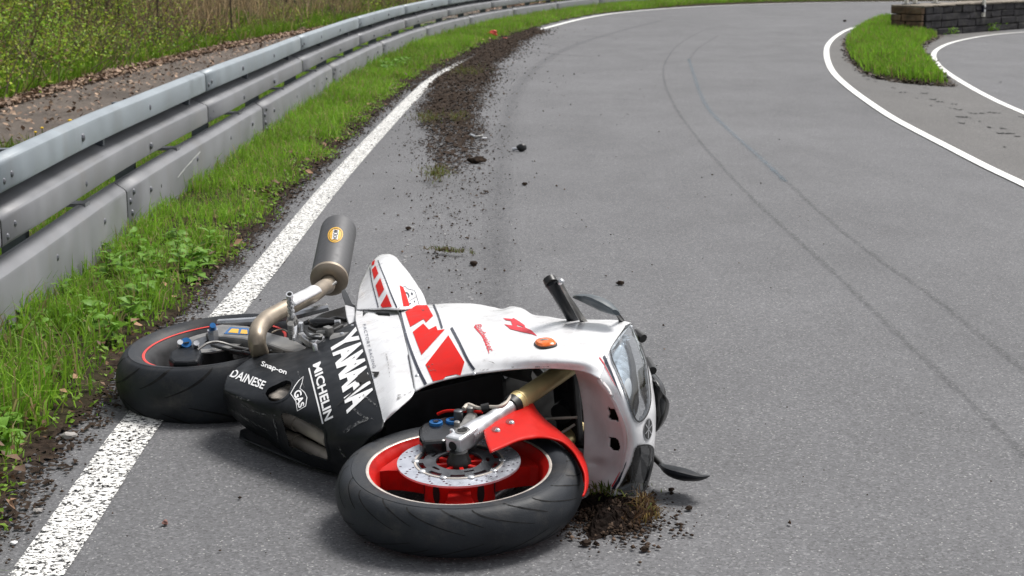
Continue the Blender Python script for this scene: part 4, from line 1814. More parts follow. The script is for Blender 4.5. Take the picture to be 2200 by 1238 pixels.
chip('pebble', 150, 944, .016, M['pebble'], 'pale grey stone at the edge of the verge left of the white line', 'stone', (1.4, 1, .6), 1)
chip('pebble', 30, 1172, .008, M['decalwhite'], 'tiny white chip left of the white line at the bottom left', 'stone', (1, 1, .6), 2)
chip('pebble', 82, 1102, .010, M['pebble'], 'grey stone in the dark soil left of the line near the bottom', 'stone', (1.3, 1, .5), 3)
chip('pebble', 355, 1130, .008, M['pebble_red'], 'reddish pebble alone on the asphalt at lower left', 'stone', (1, 1, .8), 4)
chip('pebble', 1259, 1093, .008, M['pebble'], 'pale pebble in the shadow under the nose of the motorcycle', 'stone', (1, 1, .8), 5)
for i, (x, y, r, lab) in enumerate([(1480, 1098, .008, 'small dark soil clod alone right of the turf clump, below the lower mirror'), (1442, 1057, .007, 'tiny soil clod just below the lower mirror'),
                               (1384, 1186, .009, 'dark soil clod on the asphalt below the turf clump'), (1258, 1174, .010, 'dark soil clod between the front tyre and the turf clump'),
                               (1333, 613, .013, 'dark soil clod on the asphalt right of the upper mirror tip'), (1127, 399, .014, 'dark soil clod on the asphalt below the broken indicator'),
                               (877, 495, .013, 'dark soil clod on the asphalt right of the silencer'), (1017, 571, .016, 'flat dark soil clod behind the fairing, right of the root strand'),
                               (1815, 47, .03, 'small dark lump on the far road left of the grass island')]):
    chip('soil_clod', x, y, r, M['soil'], lab, 'soil clod', (1.2, 1, .7), 10 + i)
chip('soil_clod', 1024, 351, .04, M['soil'], 'larger dark clod of soil right of the spill, below the broken lever', 'soil clod', (1.5, 1, .6), 60)
chip('drink_can', 1058, 86, .06, M['canred'], 'crushed red can in the grass by the guard rail', 'can', (1.2, .8, .8), 70, None, .07)
chip('litter_scrap', 1085, 84, .03, M['canred'], 'small reddish scrap on the soil right of the red can', 'scrap', (1.5, .7, .4), 71)

# torn turf
for i, (x, y, sx, n, lab) in enumerate([(940, 388, .10, 260, 'tuft of torn grass at the near end of the soil spill'), (918, 264, .16, 260, 'tuft of torn grass on the left edge of the soil spill'),
                                        (965, 548, .14, 120, 'thin strand of torn roots lying on the asphalt above the fairing'), (985, 262, .12, 120, 'scattered green grass on the middle of the soil spill'),
                                        (1000, 160, .3, 300, 'torn green turf on the far part of the soil spill')]):
    b = gp(x, y)
    r = np.random.default_rng(80 + i)
    P = np.stack([r.normal(0, sx * .40, n), r.normal(0, sx * (1.1 if i != 2 else .08), n), np.full(n, .015) + .05 * r.random(n) * (i != 2)], -1)
    if i == 2:
        P[:, 1] = -P[:, 0] * .5 + r.normal(0, .012, n)
    v, t_, q, c = cat([blades(P, .02 + .035 * r.random(n) * (1 if i != 2 else .4), .003 + .003 * r.random(n), 1.6, greens(n, (.13, .16, .03), (.09, .11, .02), 90 + i, .4, (.14, .10, .05)), .8, 90 + i)])
    o = big_mesh('turf_tuft', v, t_, q, c, M['grass'])
    o.location = b
    tag(o, lab, 'turf', kind='stuff')

# broken-off indicator with a pale stalk, and the broken lever
b = gp(1117, 326)
t = thing('broken_indicator', 'broken off black indicator with pale stump lying alone on the asphalt', 'indicator', tuple(b))
obj('housing', *lump(b + Vector((.012, 0, .028)), .035, (1.05, .7, .8), 3, 3, .06), M['plastic'], t, True)
obj('stalk', *tube([b + Vector((-.012, 0, .02)), b + Vector((-.045, .01, .016)), b + Vector((-.055, .01, .016))], [.010, .013, .010], 8), M['alu'], t, True)
b = gp(1022, 300)
t = thing('broken_lever', 'broken silver lever lying on the soil spill', 'lever', tuple(b))
obj('arm', *tube([b + Vector((-.04, .14, .02)), b + Vector((-.015, .04, .022)), b + Vector((.0, -.01, .02))], [.010, .009, .010], 7), M['alu'], t, True)
obj('pivot', *tube([b + Vector((.0, -.01, .02)), b + Vector((.045, .0, .025)), b + Vector((.05, .05, .03))], [.011, .010, .008], 7), M['alu2'], t, True)
obj('screw', *tube([b + Vector((.05, -.03, .012)), b + Vector((.085, -.03, .012))], .008, 7), M['alu'], t, True)
# ================================================================== THE MOTORCYCLE
bike = thing('motorcycle', 'white, red and black racing motorcycle lying on its left side across the white line', 'motorcycle', (RA.x + .45, RA.y - .55, 0))


def at_y(x, y, Y):
    g = ray(x, y)
    return EYE + g * (Y / g.y)


def P3(x, y, s, X0, Y0, sc):
    return (X0 + x / sc, Y0 + y / sc, s)


def z1(*pts):
    return [(700 + x / 3.095, 800 + y / 3.095) for x, y in pts]


def z4(*pts):
    return [(440 + x / 3.096, 640 + y / 3.096) for x, y in pts]


def z5(*pts):
    return [(740 + x / 3.438, 520 + y / 3.438) for x, y in pts]


def z55(*pts):
    return [(880 + x / 5.5, 840 + y / 5.5) for x, y in pts]


def z7(*pts):
    return [(500 + x / 7.283, 600 + y / 7.283) for x, y in pts]


# ------------------------------------------------------------------ wheels
FF = (FA, FX, FY, FN)
RF = (RA, FW, UP, RT)


def wheel(name, fr, half, rimprof, rim_m, spoke_a, spoke_m, tape_r, tape_lat, tape_m, groove_n, flip):
    o, ex, ey, nn = fr
    parts = [lathe(rimprof, fr, 72)]
    rim = obj(name, *join(parts), rim_m, bike, True, solid=.004)
    prof = [(r, l) for r, l in half] + [(r, -l) for r, l in reversed(half[:-1])]
    obj('tyre', *lathe(prof, fr, 96), M['rubber'], rim, True)
    obj('rim_edge', *lathe([(tape_r - .003, tape_lat), (tape_r, tape_lat + .0015), (tape_r + .005, tape_lat + .001), (tape_r + .006, tape_lat - .004)], fr, 96), tape_m, rim, True)
    # tread grooves
    hp = np.array(half[::-1])
    arc = np.concatenate([[0], np.cumsum(np.hypot(*np.diff(hp, axis=0).T))])

    def surf(q, a, side, lift):
        r = np.interp(q * arc[-1], arc, hp[:, 0]) + lift
        l = np.interp(q * arc[-1], arc, hp[:, 1]) * side
        return o + (ex * math.cos(a) + ey * math.sin(a)) * r + nn * l

    def groove(a0, q0, q1, sweep, wob, wid, side):
        V = []
        n = 12
        for i in range(n + 1):
            t = i / n
            q = q0 + (q1 - q0) * t
            a = a0 + sweep * (1 - t) ** 1.7 + wob * math.sin(t * 6.283) * .4
            k = wid * math.sin(math.pi * min(1, .08 + t * .92)) ** .6 + .0006
            V += [surf(q, a - k / .29, side, .0008), surf(q, a + k / .29, side, .0008)]
        return V, [(2 * i, 2 * i + 1, 2 * i + 3, 2 * i + 2) for i in range(n)]
    for i in range(groove_n):
        for side in (1, -1):
            a0 = 2 * math.pi * i / groove_n + (0 if side > 0 else math.pi / groove_n)
            odd = i % 2
            g = groove(a0, .10 if odd else .22, .62 if odd else .74, flip * (.50 if odd else .36), .03,   .0034 if groove_n > 18 else .0068, side)
            ob = obj('tread_groove', *g, M['groove'], rim)
    for a in spoke_a:
        ca, sa = math.cos(a), math.sin(a)
        out = []
        for r, w in [(.035, .028), (.08, .026), (.12, .028), (.15, .034), (.175, .044), (.198, .064)]:
            out.append((r, w))
        pts = [(r, -w) for r, w in out] + [(r, w) for r, w in reversed(out)]
        pts = [(x * ca - y * sa, x * sa + y * ca) for x, y in pts]
        hole = [(.150 + .018 * math.cos(t) * 1., .0 + .010 * math.sin(t)) for t in np.linspace(0, 6.283, 12, endpoint=False)]
        V, Fc = flat_shape([pts], .052, fr, 0.0)
        obj('spoke', V, Fc, spoke_m, rim, bevel=.006)
    return rim


half_f = [(.219, .048), (.226, .055), (.245, .0605), (.2585, .0612), (.2605, .0596), (.264, .0596), (.278, .053), (.290, .038), (.298, .018), (.3005, 0)]
rimprof_f = [(.221, .046), (.221, .0515), (.216, .0505), (.212, .044), (.205, .038), (.199, .022), (.197, 0), (.197, -.03), (.212, -.046), (.222, -.051)]
fwheel = wheel('front_wheel', FF, half_f, rimprof_f, M['rimred'], [math.radians(-88), math.radians(32), math.radians(152)], M['rimred'], .2205, .0525, M['rimedge'], 22, 1)
obj('hub', *lathe([(.02, .036), (.052, .036), (.060, .056), (.080, .056), (.086, .050), (.086, -.03), (.07, -.045), (.02, -.045)], FF, 48), M['rimred'], fwheel, True)
for a in (-128, -52, -8, 188, 80):
    c = FA + (FX * math.cos(math.radians(a)) + FY * math.sin(math.radians(a))) * .0865 + FN * .012
    nr_ = (FX * math.cos(math.radians(a)) + FY * math.sin(math.radians(a)))
    tx = nr_.cross(FN)
    obj('hub_opening', [c + tx * (.011 * math.cos(k)) + FN * (.028 * math.sin(k)) for k in np.linspace(0, 6.283, 14, endpoint=False)], [tuple(range(14))], M['hole'], fwheel)
for k in range(8):
    a = k * 2 * math.pi / 8 + .2
    ca, sa = math.cos(a), math.sin(a)
    pts = [(x * ca - y * sa, x * sa + y * ca) for x, y in [(.02, -.004), (.057, -.0055), (.057, .0055), (.02, .004)]]
    obj('hub_rib', *flat_shape([pts], .022, FF, .052), M['rimred'], fwheel, bevel=.002)
obj('axle_spacer', *lathe([(.001, .092), (.022, .092), (.026, .075), (.030, .068), (.030, .055)], FF, 24), M['plastic'], fwheel, True)
holes = []
for k in range(20):
    for (r, da) in [(.114, 0), (.124, .06), (.134, .13), (.142, .20)]:
        if (k + int(r * 1000)) % 5 == 4:
            continue
        a = k * 2 * math.pi / 20 + da
        holes.append(circ(.0034, 8, r * math.cos(a), r * math.sin(a)))
obj('brake_disc', *flat_shape([circ(.149, 80), circ(.107, 64)] + holes, .005, FF, .064), M['disc'], fwheel)
slots = []
for k in range(10):
    a0, a1 = k * .6283 + .12, k * .6283 + .50
    inn = [(.086 * math.cos(a), .086 * math.sin(a)) for a in np.linspace(a0, a1, 7)]
    out = [(.098 * math.cos(a), .098 * math.sin(a)) for a in np.linspace(a1, a0, 7)]
    slots.append(inn + out)
    if k % 2 == 0:
        a0, a1 = k * .6283 - .1, k * .6283 + .25
        slots.append([(.066 * math.cos(a), .066 * math.sin(a)) for a in np.linspace(a0, a1, 6)] + [(.074 * math.cos(a), .074 * math.sin(a)) for a in np.linspace(a1, a0, 6)])
obj('disc_carrier', *flat_shape([circ(.106, 64), circ(.056, 40)] + slots, .006, FF, .065), M['carrier'], fwheel)
obj('carrier_ring', *flat_shape([circ(.1085, 64), circ(.1035, 64)], .007, FF, .065), M['rimedge'], fwheel)
for k in range(10):
    a = k * .6283 + .62
    obj('disc_rivet', *dome(FA + (FX * math.cos(a) + FY * math.sin(a)) * .105 + FN * .068, FN, .009, .003, 12), M['alu'], fwheel, True)

half_r = [(.219, .070), (.228, .080), (.245, .090), (.262, .0935), (.2645, .0915), (.270, .0905), (.280, .085), (.297, .062), (.309, .032), (.314, 0)]
rimprof_r = [(.221, .067), (.221, .073), (.214, .072), (.206, .060), (.196, .04), (.190, 0), (.190, -.04), (.206, -.06), (.222, -.073)]
rwheel = wheel('rear_wheel', RF, half_r, rimprof_r, M['rimdark'], [math.radians(20), math.radians(140), math.radians(260)], M['rimdark'], .2175, .0745, M['stripered'], 14, -1)
obj('hub', *lathe([(.02, .07), (.05, .07), (.05, -.07)], RF, 32), M['rimdark'], rwheel, True)
obj('brake_disc', *flat_shape([circ(.110, 64), circ(.075, 48)], .005, RF, .085), M['alu2'], rwheel)
obj('disc_carrier', *flat_shape([circ(.077, 48), circ(.03, 32)], .006, RF, .084), M['carrier'], rwheel)

# ------------------------------------------------------------------ bodywork
chin_holes = [[(1304, 877), (1307, 876), (1320, 880), (1328, 884), (1330, 895), (1328, 906), (1316, 903), (1306, 899), (1308, 888)],
              [(1308, 940), (1318, 939), (1328, 945), (1331, 955), (1333, 962), (1329, 970), (1316, 967), (1309, 960)]]
HL_R = [(1311.6, 753), (1318, 743), (1332, 724), (1345, 706), (1353, 698.5), (1357, 702), (1365, 719), (1376, 750), (1385, 778), (1390, 810), (1393, 840), (1394, 860), (1391, 878),
        (1384, 895), (1375, 905), (1368, 907), (1361, 900), (1353, 880), (1345.7, 855), (1335, 826), (1325.7, 800), (1316, 775)]
HL_L = [(1325.5, 1053), (1333, 1041), (1341, 1026), (1349, 1010), (1355.7, 996), (1360, 981), (1363.5, 966), (1370, 957), (1380, 955), (1391, 956), (1399, 962), (1400, 972), (1398, 996),
        (1392, 1022), (1385, 1044), (1378, 1056), (1366, 1065), (1352, 1064), (1338, 1060)]


def shrink(poly, k):
    cx, cy = sum(p[0] for p in poly) / len(poly), sum(p[1] for p in poly) / len(poly)
    return [(cx + (p[0] - cx) * k, cy + (p[1] - cy) * k) for p in poly]


upper = panel('upper_fairing', [
    [(853, 662, .15), (880, 656, .155), (917, 655, .16), (964, 652, .165), (1008, 652, .165), (1031, 654.5, .165), (1060, 660, .165), (1080, 664, .165), (1095, 659, .16), (1112, 659.6, .16), (1127, 665, .165),
     (1144, 675.6, .17), (1176, 680, .175), (1210, 685.5, .18), (1280, 687, .185), (1330, 688, .19), (1353, 693, .195)],
    [(856, 669, .172), (960, 664, .185), (1060, 672, .19), (1150, 686, .195), (1250, 696, .203), (1345, 703, .202)],
    [(862, 695, .192), (960, 695, .205), (1060, 700, .21), (1150, 708, .215), (1250, 718, .218), (1330, 727, .208)],
    [(872, 735, .2), (970, 735, .213), (1070, 740, .222), (1170, 745, .226), (1260, 750, .222), (1312, 753, .207)],
    [(882, 785, .19), (985, 775, .203), (1080, 770, .213), (1180, 772, .217), (1255, 778, .212), (1300, 784, .2)],
    [(891, 840, .163), (914.5, 828, .17), (944, 818, .175), (990, 808, .18), (1031, 801.6, .187), (1089, 795, .192), (1147, 792, .193), (1191, 792.5, .193), (1235, 796, .189), (1262, 801, .188), (1290, 815, .185)]],
    90, 46, M['white'], bike, dents=[(1050, 671, 34, -.018), (1112, 668, 26, .012)])
nose_rows = [
    [(1353, 693, .197), (1355, 694, .195), (1357, 696, .19), (1359, 700, .185), (1352, 694, .16)],
    [(1312, 753, .207), (1332, 749, .207), (1354, 744, .196), (1373, 738, .172), (1362, 725, .13)],
    [(1299, 785, .20), (1327, 783, .201), (1362, 778, .185), (1389, 775, .148), (1378, 765, .10)],
    [(1290, 815, .185), (1330, 815, .19), (1370, 808, .165), (1398, 804, .12), (1392, 795, .08)],
    [(1315, 852, .16), (1345, 850, .165), (1377, 845, .135), (1404.5, 840, .09), (1402, 832, .05)],
    [(1333, 890, .125), (1356, 888, .125), (1382, 884, .095), (1408, 880, .06), (1408, 872, .02)],
    [(1344, 925, .08), (1364, 923, .08), (1390, 921, .05), (1408, 914, .02), (1410, 905, -.01)],
    [(1347, 960, .03), (1365, 960, .03), (1386, 960, .01), (1403.5, 960, -.015), (1407, 950, -.04)],
    [(1340, 1000, -.02), (1356, 1000, -.02), (1379, 998, -.035), (1399, 988, -.05), (1404, 978, -.07)],
    [(1328, 1035, -.06), (1344, 1037, -.065), (1367, 1036, -.07), (1390, 1028, -.08), (1396, 1018, -.09)],
    [(1318, 1058, -.085), (1331, 1062, -.09), (1352, 1065, -.095), (1373, 1065, -.1), (1382, 1055, -.105)],
    [(1310, 1076, -.11), (1326, 1076, -.11), (1350, 1074.5, -.11), (1366, 1070, -.107), (1374, 1060, -.11)]]
nose = panel('nose_fairing', [[(r[0][0] - (7 if i > 2 else 0.4), r[0][1] + (2 if i > 2 else 0), r[0][2] - (.010 if i > 2 else .001))] + r for i, r in enumerate(nose_rows)],
    52, 110, M['white'], bike, holes=[shrink(HL_R, .97), shrink(HL_L, .96)])
chin_rows = [
    [(1235, 797, .172), (1262, 801.5, .183), (1280, 808, .186), (1290, 815, .186)],
    [(1243, 825, .12), (1268, 830, .125), (1292, 836, .145), (1308, 839, .168), (1315, 852, .161)],
    [(1250, 865, .075), (1275, 870, .08), (1305, 877, .095), (1325, 880, .118), (1333, 890, .126)],
    [(1254, 905, .03), (1280, 910, .032), (1318, 918, .05), (1336, 920, .07), (1344, 925, .081)],
    [(1255, 945, -.01), (1285, 950, -.008), (1322, 955, .008), (1339, 957, .022), (1347, 960, .031)],
    [(1253, 985, -.045), (1285, 991, -.04), (1316, 998, -.037), (1332, 998, -.026), (1340, 1000, -.019)],
    [(1249, 1030, -.085), (1280, 1036, -.08), (1308, 1037, -.07), (1320, 1035, -.064), (1328, 1035, -.06)],
    [(1248, 1060, -.11), (1280, 1063, -.105), (1302, 1062, -.098), (1312, 1059, -.09), (1318, 1058, -.085)],
    [(1250, 1077, -.12), (1280, 1076, -.12), (1300, 1076, -.115), (1306, 1076, -.112), (1310, 1076, -.11)]]
chin = panel('chin_cowl', [r + [(r[-1][0] + 7, r[-1][1] + .5, r[-1][2] - .005)] for r in chin_rows],
    60, 120, M['chin'], bike, holes=chin_holes, dents=[(1285, 1000, 22, -.012)])
chin.modifiers['solid'].material_offset = 0
side = panel('side_fairing', [
    [(765, 664, .14), (800, 663, .148), (852, 662, .152)],
    [(764, 690, .155), (812, 690, .172), (861, 694, .190)],
    [(778, 735, .168), (825, 735, .188), (871, 735, .199)],
    [(794, 790, .163), (840, 789, .182), (882, 785, .189)],
    [(809, 848, .147), (850, 843, .164), (890.5, 839.5, .163)],
    [(818, 882, .132), (840, 880, .142), (859, 876, .143)],
    [(823.5, 907, .118), (826, 907, .118), (829, 904, .118)]],
    50, 80, M['white'], bike, holes=[z5((135, 508), (183, 514), (150, 535), (132, 552)), z5((216, 522), (240, 512), (330, 512), (338, 522), (334, 545), (290, 548), (250, 546), (236, 535))])
belly_holes = [z4((395, 640), (420, 600), (480, 570), (540, 545), (580, 560), (575, 610), (545, 660), (480, 695), (430, 690)),
               z4((500, 775), (530, 758), (640, 800), (790, 880), (805, 960), (820, 1085), (700, 1048), (560, 992), (545, 930), (508, 810))]
belly = panel('belly_fairing', [
    [(488, 808, .09), (524, 779, .10), (547, 767, .105), (579, 759.5, .11), (634, 756, .125), (660, 747, .13), (692, 727, .14), (763, 690, .156)],
    [(484, 820, .09), (530, 808, .105), (590, 798, .12), (650, 793, .135), (715, 778, .15), (780, 743, .169)],
    [(481, 832, .085), (530, 838, .095), (590, 840, .11), (655, 840, .12), (730, 835, .14), (800, 818, .156)],
    [(480, 842, .075), (530, 860, .082), (600, 872, .092), (665, 885, .098), (745, 892, .113), (824, 908, .118)],
    [(480, 850, .045), (525, 880, .05), (590, 905, .05), (655, 925, .05), (725, 945, .06), (793, 942, .085)],
    [(482, 862, .01), (520, 900, .005), (580, 930, 0), (640, 960, -.005), (705, 985, -.01), (758, 982, .02)],
    [(490, 885, -.03), (530, 921, -.035), (572, 945, -.045), (640, 988, -.055), (690, 1008, -.06), (730, 1020, -.06)]],
    100, 64, M['black'], bike, holes=belly_holes)
tail = panel('tail_cowl', [
    [(809, 553, .165), (816, 548.5, .175), (828, 546, .182), (840, 546.8, .18), (852, 553, .165)],
    [(795, 569, .165), (803, 562, .183), (822, 561, .2), (842, 561, .195), (861, 565, .163)],
    [(784, 590, .16), (799, 591, .184), (826, 592, .205), (852, 590, .192), (878.5, 586, .158)],
    [(772, 616, .155), (803, 614, .184), (834, 614, .205), (866, 614, .187), (895, 610, .153)],
    [(766.5, 648, .15), (809, 640, .18), (845, 640, .2), (880, 640, .177), (909.5, 633, .148)],
    [(765, 665, .145), (814, 664, .172), (853, 664, .188), (890, 662, .17), (918, 657, .143)]],
    60, 60, M['white'], bike, dents=[(862, 600, 22, -.012)])
# far (left) half of the bodywork, pressed flat under the machine


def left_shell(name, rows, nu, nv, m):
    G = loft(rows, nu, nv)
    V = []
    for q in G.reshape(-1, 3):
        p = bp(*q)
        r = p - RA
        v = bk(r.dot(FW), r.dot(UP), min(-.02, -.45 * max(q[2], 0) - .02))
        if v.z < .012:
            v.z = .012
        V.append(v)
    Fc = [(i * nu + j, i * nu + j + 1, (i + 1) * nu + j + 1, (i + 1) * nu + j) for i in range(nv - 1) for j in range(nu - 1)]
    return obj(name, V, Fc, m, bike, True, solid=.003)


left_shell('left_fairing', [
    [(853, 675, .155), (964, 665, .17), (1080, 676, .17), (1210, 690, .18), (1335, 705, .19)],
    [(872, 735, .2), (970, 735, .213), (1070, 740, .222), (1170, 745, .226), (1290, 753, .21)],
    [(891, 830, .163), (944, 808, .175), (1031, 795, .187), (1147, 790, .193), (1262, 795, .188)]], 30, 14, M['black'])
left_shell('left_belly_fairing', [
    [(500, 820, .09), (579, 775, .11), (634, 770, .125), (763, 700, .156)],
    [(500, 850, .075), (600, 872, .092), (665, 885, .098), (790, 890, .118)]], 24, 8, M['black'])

G = loft([[(1246, 812, .12), (1300, 822, .14)], [(1262, 880, .04), (1334, 890, .06)], [(1264, 950, -.05), (1346, 950, -.04)], [(1262, 1030, -.105), (1330, 1030, -.105)]], 8, 16)
obj('nose_shade_sheet', [bp(*q) + UP * .05 - FW * .03 for q in G.reshape(-1, 3)], [(i * 8 + j, i * 8 + j + 1, (i + 1) * 8 + j + 1, (i + 1) * 8 + j) for i in range(15) for j in range(7)], M['plastic'], bike, True, solid=.003)  # black sheet added behind the chin so its openings look shaded
# dark sheet inside the fairing, engine, radiator: what the openings show
obj('arch_shade_sheet', *join([prism([bp(860, 840, .03), bp(1000, 780, .02), bp(1240, 770, .02), bp(1262, 860, -.02), bp(1262, 960, -.085), bp(1120, 935, -.085), bp(930, 905, -.085)], RT, .008)]), M['plastic'], bike)  # black sheet added to paint deep shade into the wheel arch opening
obj('engine_block', *join([boxf(bk(.74, .18, .0), FW, UP, RT, .42, .34, .16), boxf(bk(.66, .04, -.01), FW, UP, RT, .36, .20, .10), boxf(bk(.86, .30, .0), FW, UP, RT, .24, .26, .16)]), M['engine'], bike, bevel=.02)
obj('radiator', *boxf(bk(1.00, .20, .01), (FW * .97 - UP * .2).normalized(), (UP * .97 + FW * .2).normalized(), RT, .04, .34, .22), M['engine'], bike, bevel=.004)
obj('steering_stem', *tube([bk(1.17, .46, 0), bk(1.08, .66, .02)], .03, 12), M['engine'], bike, True)
obj('triple_clamp', *boxf(bk(1.15, .50, .02), FW, (UP - FW * .45).normalized(), RT, .10, .035, .24), M['engine'], bike, bevel=.008)
obj('frame_spar', *tube([bk(.45, .18, .11), bk(.7, .40, .12), bk(1.0, .52, .07)], [.045, .05, .04], 10), M['alu2'], bike, True)
obj('hose', *tube([bp(905, 905, .0), bp(930, 868, .03), bp(985, 850, .04), bp(1060, 845, .06)], .009, 8, res=14), M['plastic'], bike, True)
obj('hose', *tube([bp(1130, 905, -.0), bp(1175, 900, .01), bp(1240, 897, .02)], .004, 8, res=8), M['header'], bike, True)
obj('hose', *tube([bp(1200, 935, -.03), bp(1235, 912, -.01)], .004, 8), M['header'], bike, True)
obj('steering_damper', *tube([bp(1150, 790, .10), bp(1168, 812, .09)], .012, 10), M['alu2'], bike, True)
obj('wiring_block', *boxf(bp(1222, 818, .08), FW, UP, RT, .05, .05, .05), M['plastic'], bike, bevel=.008)
# header pipes behind the belly openings
pipes = []
for (a, b, c, r, wp) in [((500, 790), (640, 850), (830, 950), .019, .012), ((500, 905), (640, 968), (850, 1075), .019, -.042)]:
    q = [z4(p)[0] for p in (a, b, c)]
    hp_ = obj('header_pipe', *tube([bp(*q[0], wp), bp(*q[1], wp), bp(*q[2], wp + .004)], r, 14, res=10), M['header'], bike, True)
    obj('pipe_joint', *tube([bp(*z4((b[0] - 45, b[1] - 20))[0], wp), bp(*z4((b[0] - 20, b[1] - 8))[0], wp)], r * 1.13, 14), M['header'], hp_, True)
obj('water_pump', *join([lump(bp(606, 850, .080), .030, (1.2, 1, .6), 4, 3, .12), tube([bp(590, 858, .075), bp(622, 836, .085)], .016, 10)]), M['header'], bike, True)

# ------------------------------------------------------------------ lettering and paintwork laid on the panels
TREE = bvh_of(SKIN)


def decal(name, bm, m, par, off=.0015, maxlen=9.):
    return lay(name, bm, m, par, TREE, off, maxlen)


for pts in ([(450, 520), (530, 470), (612, 470), (655, 548), (603, 598), (585, 572), (487, 630)],
            [(505, 668), (583, 605), (625, 650), (678, 622), (688, 655), (742, 648), (570, 838)],
            [(600, 910), (768, 692), (888, 890), (858, 990), (655, 1033)]):
    decal('red_block', poly_bm(z5(*pts)), M['redfilm'], upper)
decal('dark_stripe', stroke_bm(catmull(z5((405, 490), (450, 675), (490, 800), (545, 940), (602, 1056)), 24), 4.2, 6.5), M['navy'], upper, .002)
decal('dark_stripe', stroke_bm(catmull(z5((658, 466), (690, 540), (722, 640)), 10), 4, 4.5), M['navy'], upper, .002)
decal('dark_stripe', stroke_bm(catmull(z5((790, 637), (850, 750), (920, 890), (980, 970)), 14), 5.5, 5.5), M['navy'], upper, .002)
decal('panel_gap', stroke_bm(catmull([(853, 666), (861, 696), (871, 736), (881, 786), (890, 836)], 20), 1.6), M['hole'], side, .0022)
decal('lettering', text_bm('Budweiser', [(1020, 699), (1034, 722), (1050, 760)], [(1031, 694), (1045, 716), (1063, 751)], bold=.0, shear=.4), M['redpink'], upper)
decal('underline', stroke_bm([(1019, 702), (1024, 708), (1036, 722), (1046, 742), (1051, 760)], 3.2, 1.6), M['redpink'], upper)
decal('emblem', poly_bm([(1060 + x / 11, 660 + y / 11) for x, y in [(230, 268), (440, 288), (475, 265), (610, 345), (740, 440), (755, 495), (900, 560), (1040, 695), (910, 645), (640, 590), (400, 530), (310, 450), (250, 412), (455, 445), (410, 335), (300, 318)]],
                        [[(1060 + x / 11, 660 + y / 11) for x, y in [(560, 425), (700, 475), (680, 490), (560, 465)]]]), M['redpink'], upper)
# lower half
decal('lettering', text_bm('YAMAHA', [(707.5, 737), (724, 793), (735.5, 838), (746, 890)], [(765, 703), (780, 753), (792, 806), (805, 851)], bold=.05), M['decalwhite'], belly)
decal('lettering', text_bm('MICHELIN', [(672, 785), (682, 833), (698.4, 906.5)], [(689, 777), (700, 825), (717, 897.7)], bold=.03), M['decalwhite'], belly)
decal('underline', stroke_bm([(664, 792), (679, 850), (694.5, 911)], 3.2), M['decalwhite'], belly)
decal('lettering', text_bm('Snap-on', [(559.5, 790), (586, 799.5), (614, 809)], [(563.5, 776.5), (590, 785.5), (618, 796)], bold=.02), M['decalwhite'], belly)
decal('lettering', text_bm('DAINESE', [(493, 809.6), (528, 824), (564.4, 837.5)], [(504, 793.4), (540, 807.5), (573, 821)], bold=.02), M['decalwhite'], belly)
decal('lettering', text_bm('GAS', [(630, 845), (636, 862), (643, 879)], [(646, 835.5), (651, 853), (655, 872)], bold=.03), M['decalwhite'], belly)
decal('badge_outline', stroke_bm(z4((572, 640), (600, 590), (625, 555), (657, 527), (648, 570), (634, 605), (665, 632), (681, 665), (673, 722), (618, 754), (607, 690)), 1.7, closed=True), M['decalwhite'], belly)
decal('lettering', text_bm('FACTORY RACING', [(779.5, 698), (789, 742), (802, 792)], [(786, 697), (796, 741), (808.5, 790)], bold=0., spacing=1.2), M['decalgrey'], side)
decal('tear', poly_bm(z4((1005, 560), (1020, 522), (1052, 496), (1165, 497), (1160, 516), (1105, 553), (1060, 572), (1020, 566))), M['hole'], side, .003)
decal('tear', stroke_bm(z4((1070, 560), (980, 640), (920, 690), (875, 727)), 4, 1.0), M['hole'], belly, .003)
for hpoly in belly_holes:
    decal('opening_lip', stroke_bm(catmull(list(hpoly) + [hpoly[0]], 60), 4.5), M['black'], belly, .0012, 30.)
def scuff(name, pts, w, par, m='scuff'):
    o = decal(name, stroke_bm(catmull(pts, 14), w, w * .5), M[m], par, .0026, 30.)


for pts, w, par, m in [([(925, 797), (932, 796), (938, 798)], 5, upper, 'scuff'), ([(1028, 797), (1040, 796), (1052, 795)], 6, upper, 'scuff'), ([(1040, 776), (1056, 779), (1064, 783)], 3, upper, 'scuff'),
                       ([(1098, 790), (1106, 789)], 4, upper, 'scuff'), ([(1150, 788), (1180, 787)], 3, upper, 'scuff'), ([(855, 851), (862, 849)], 5, side, 'scuff'), ([(830, 760), (836, 790), (838, 812)], 2, side, 'scuff'),
                       ([(845, 862), (870, 850), (884, 842)], 5, side, 'scuff'), ([(906, 669), (912, 667)], 5, upper, 'scuff'), ([(920, 790), (931, 784)], 5, upper, 'scuff'),
                       ([(500, 880), (540, 905), (580, 925)], 5, belly, 'scuff_pale'), ([(520, 870), (560, 888), (600, 893)], 4, belly, 'scuff_pale'), ([(740, 930), (770, 910), (800, 900)], 9, belly, 'scuff_pale'),
                       ([(728, 960), (745, 985)], 7, belly, 'scuff_pale'), ([(760, 880), (785, 898), (805, 902)], 6, belly, 'scuff_pale'), ([(590, 900), (600, 950)], 5, belly, 'scuff_pale'), ([(640, 800), (655, 835)], 3, belly, 'scuff_pale'),
                       ([(780, 850), (812, 875)], 5, belly, 'scuff_pale'), ([(500, 850), (540, 862)], 5, belly, 'scuff_pale')]:
    scuff('scuff', pts, w, par, m)
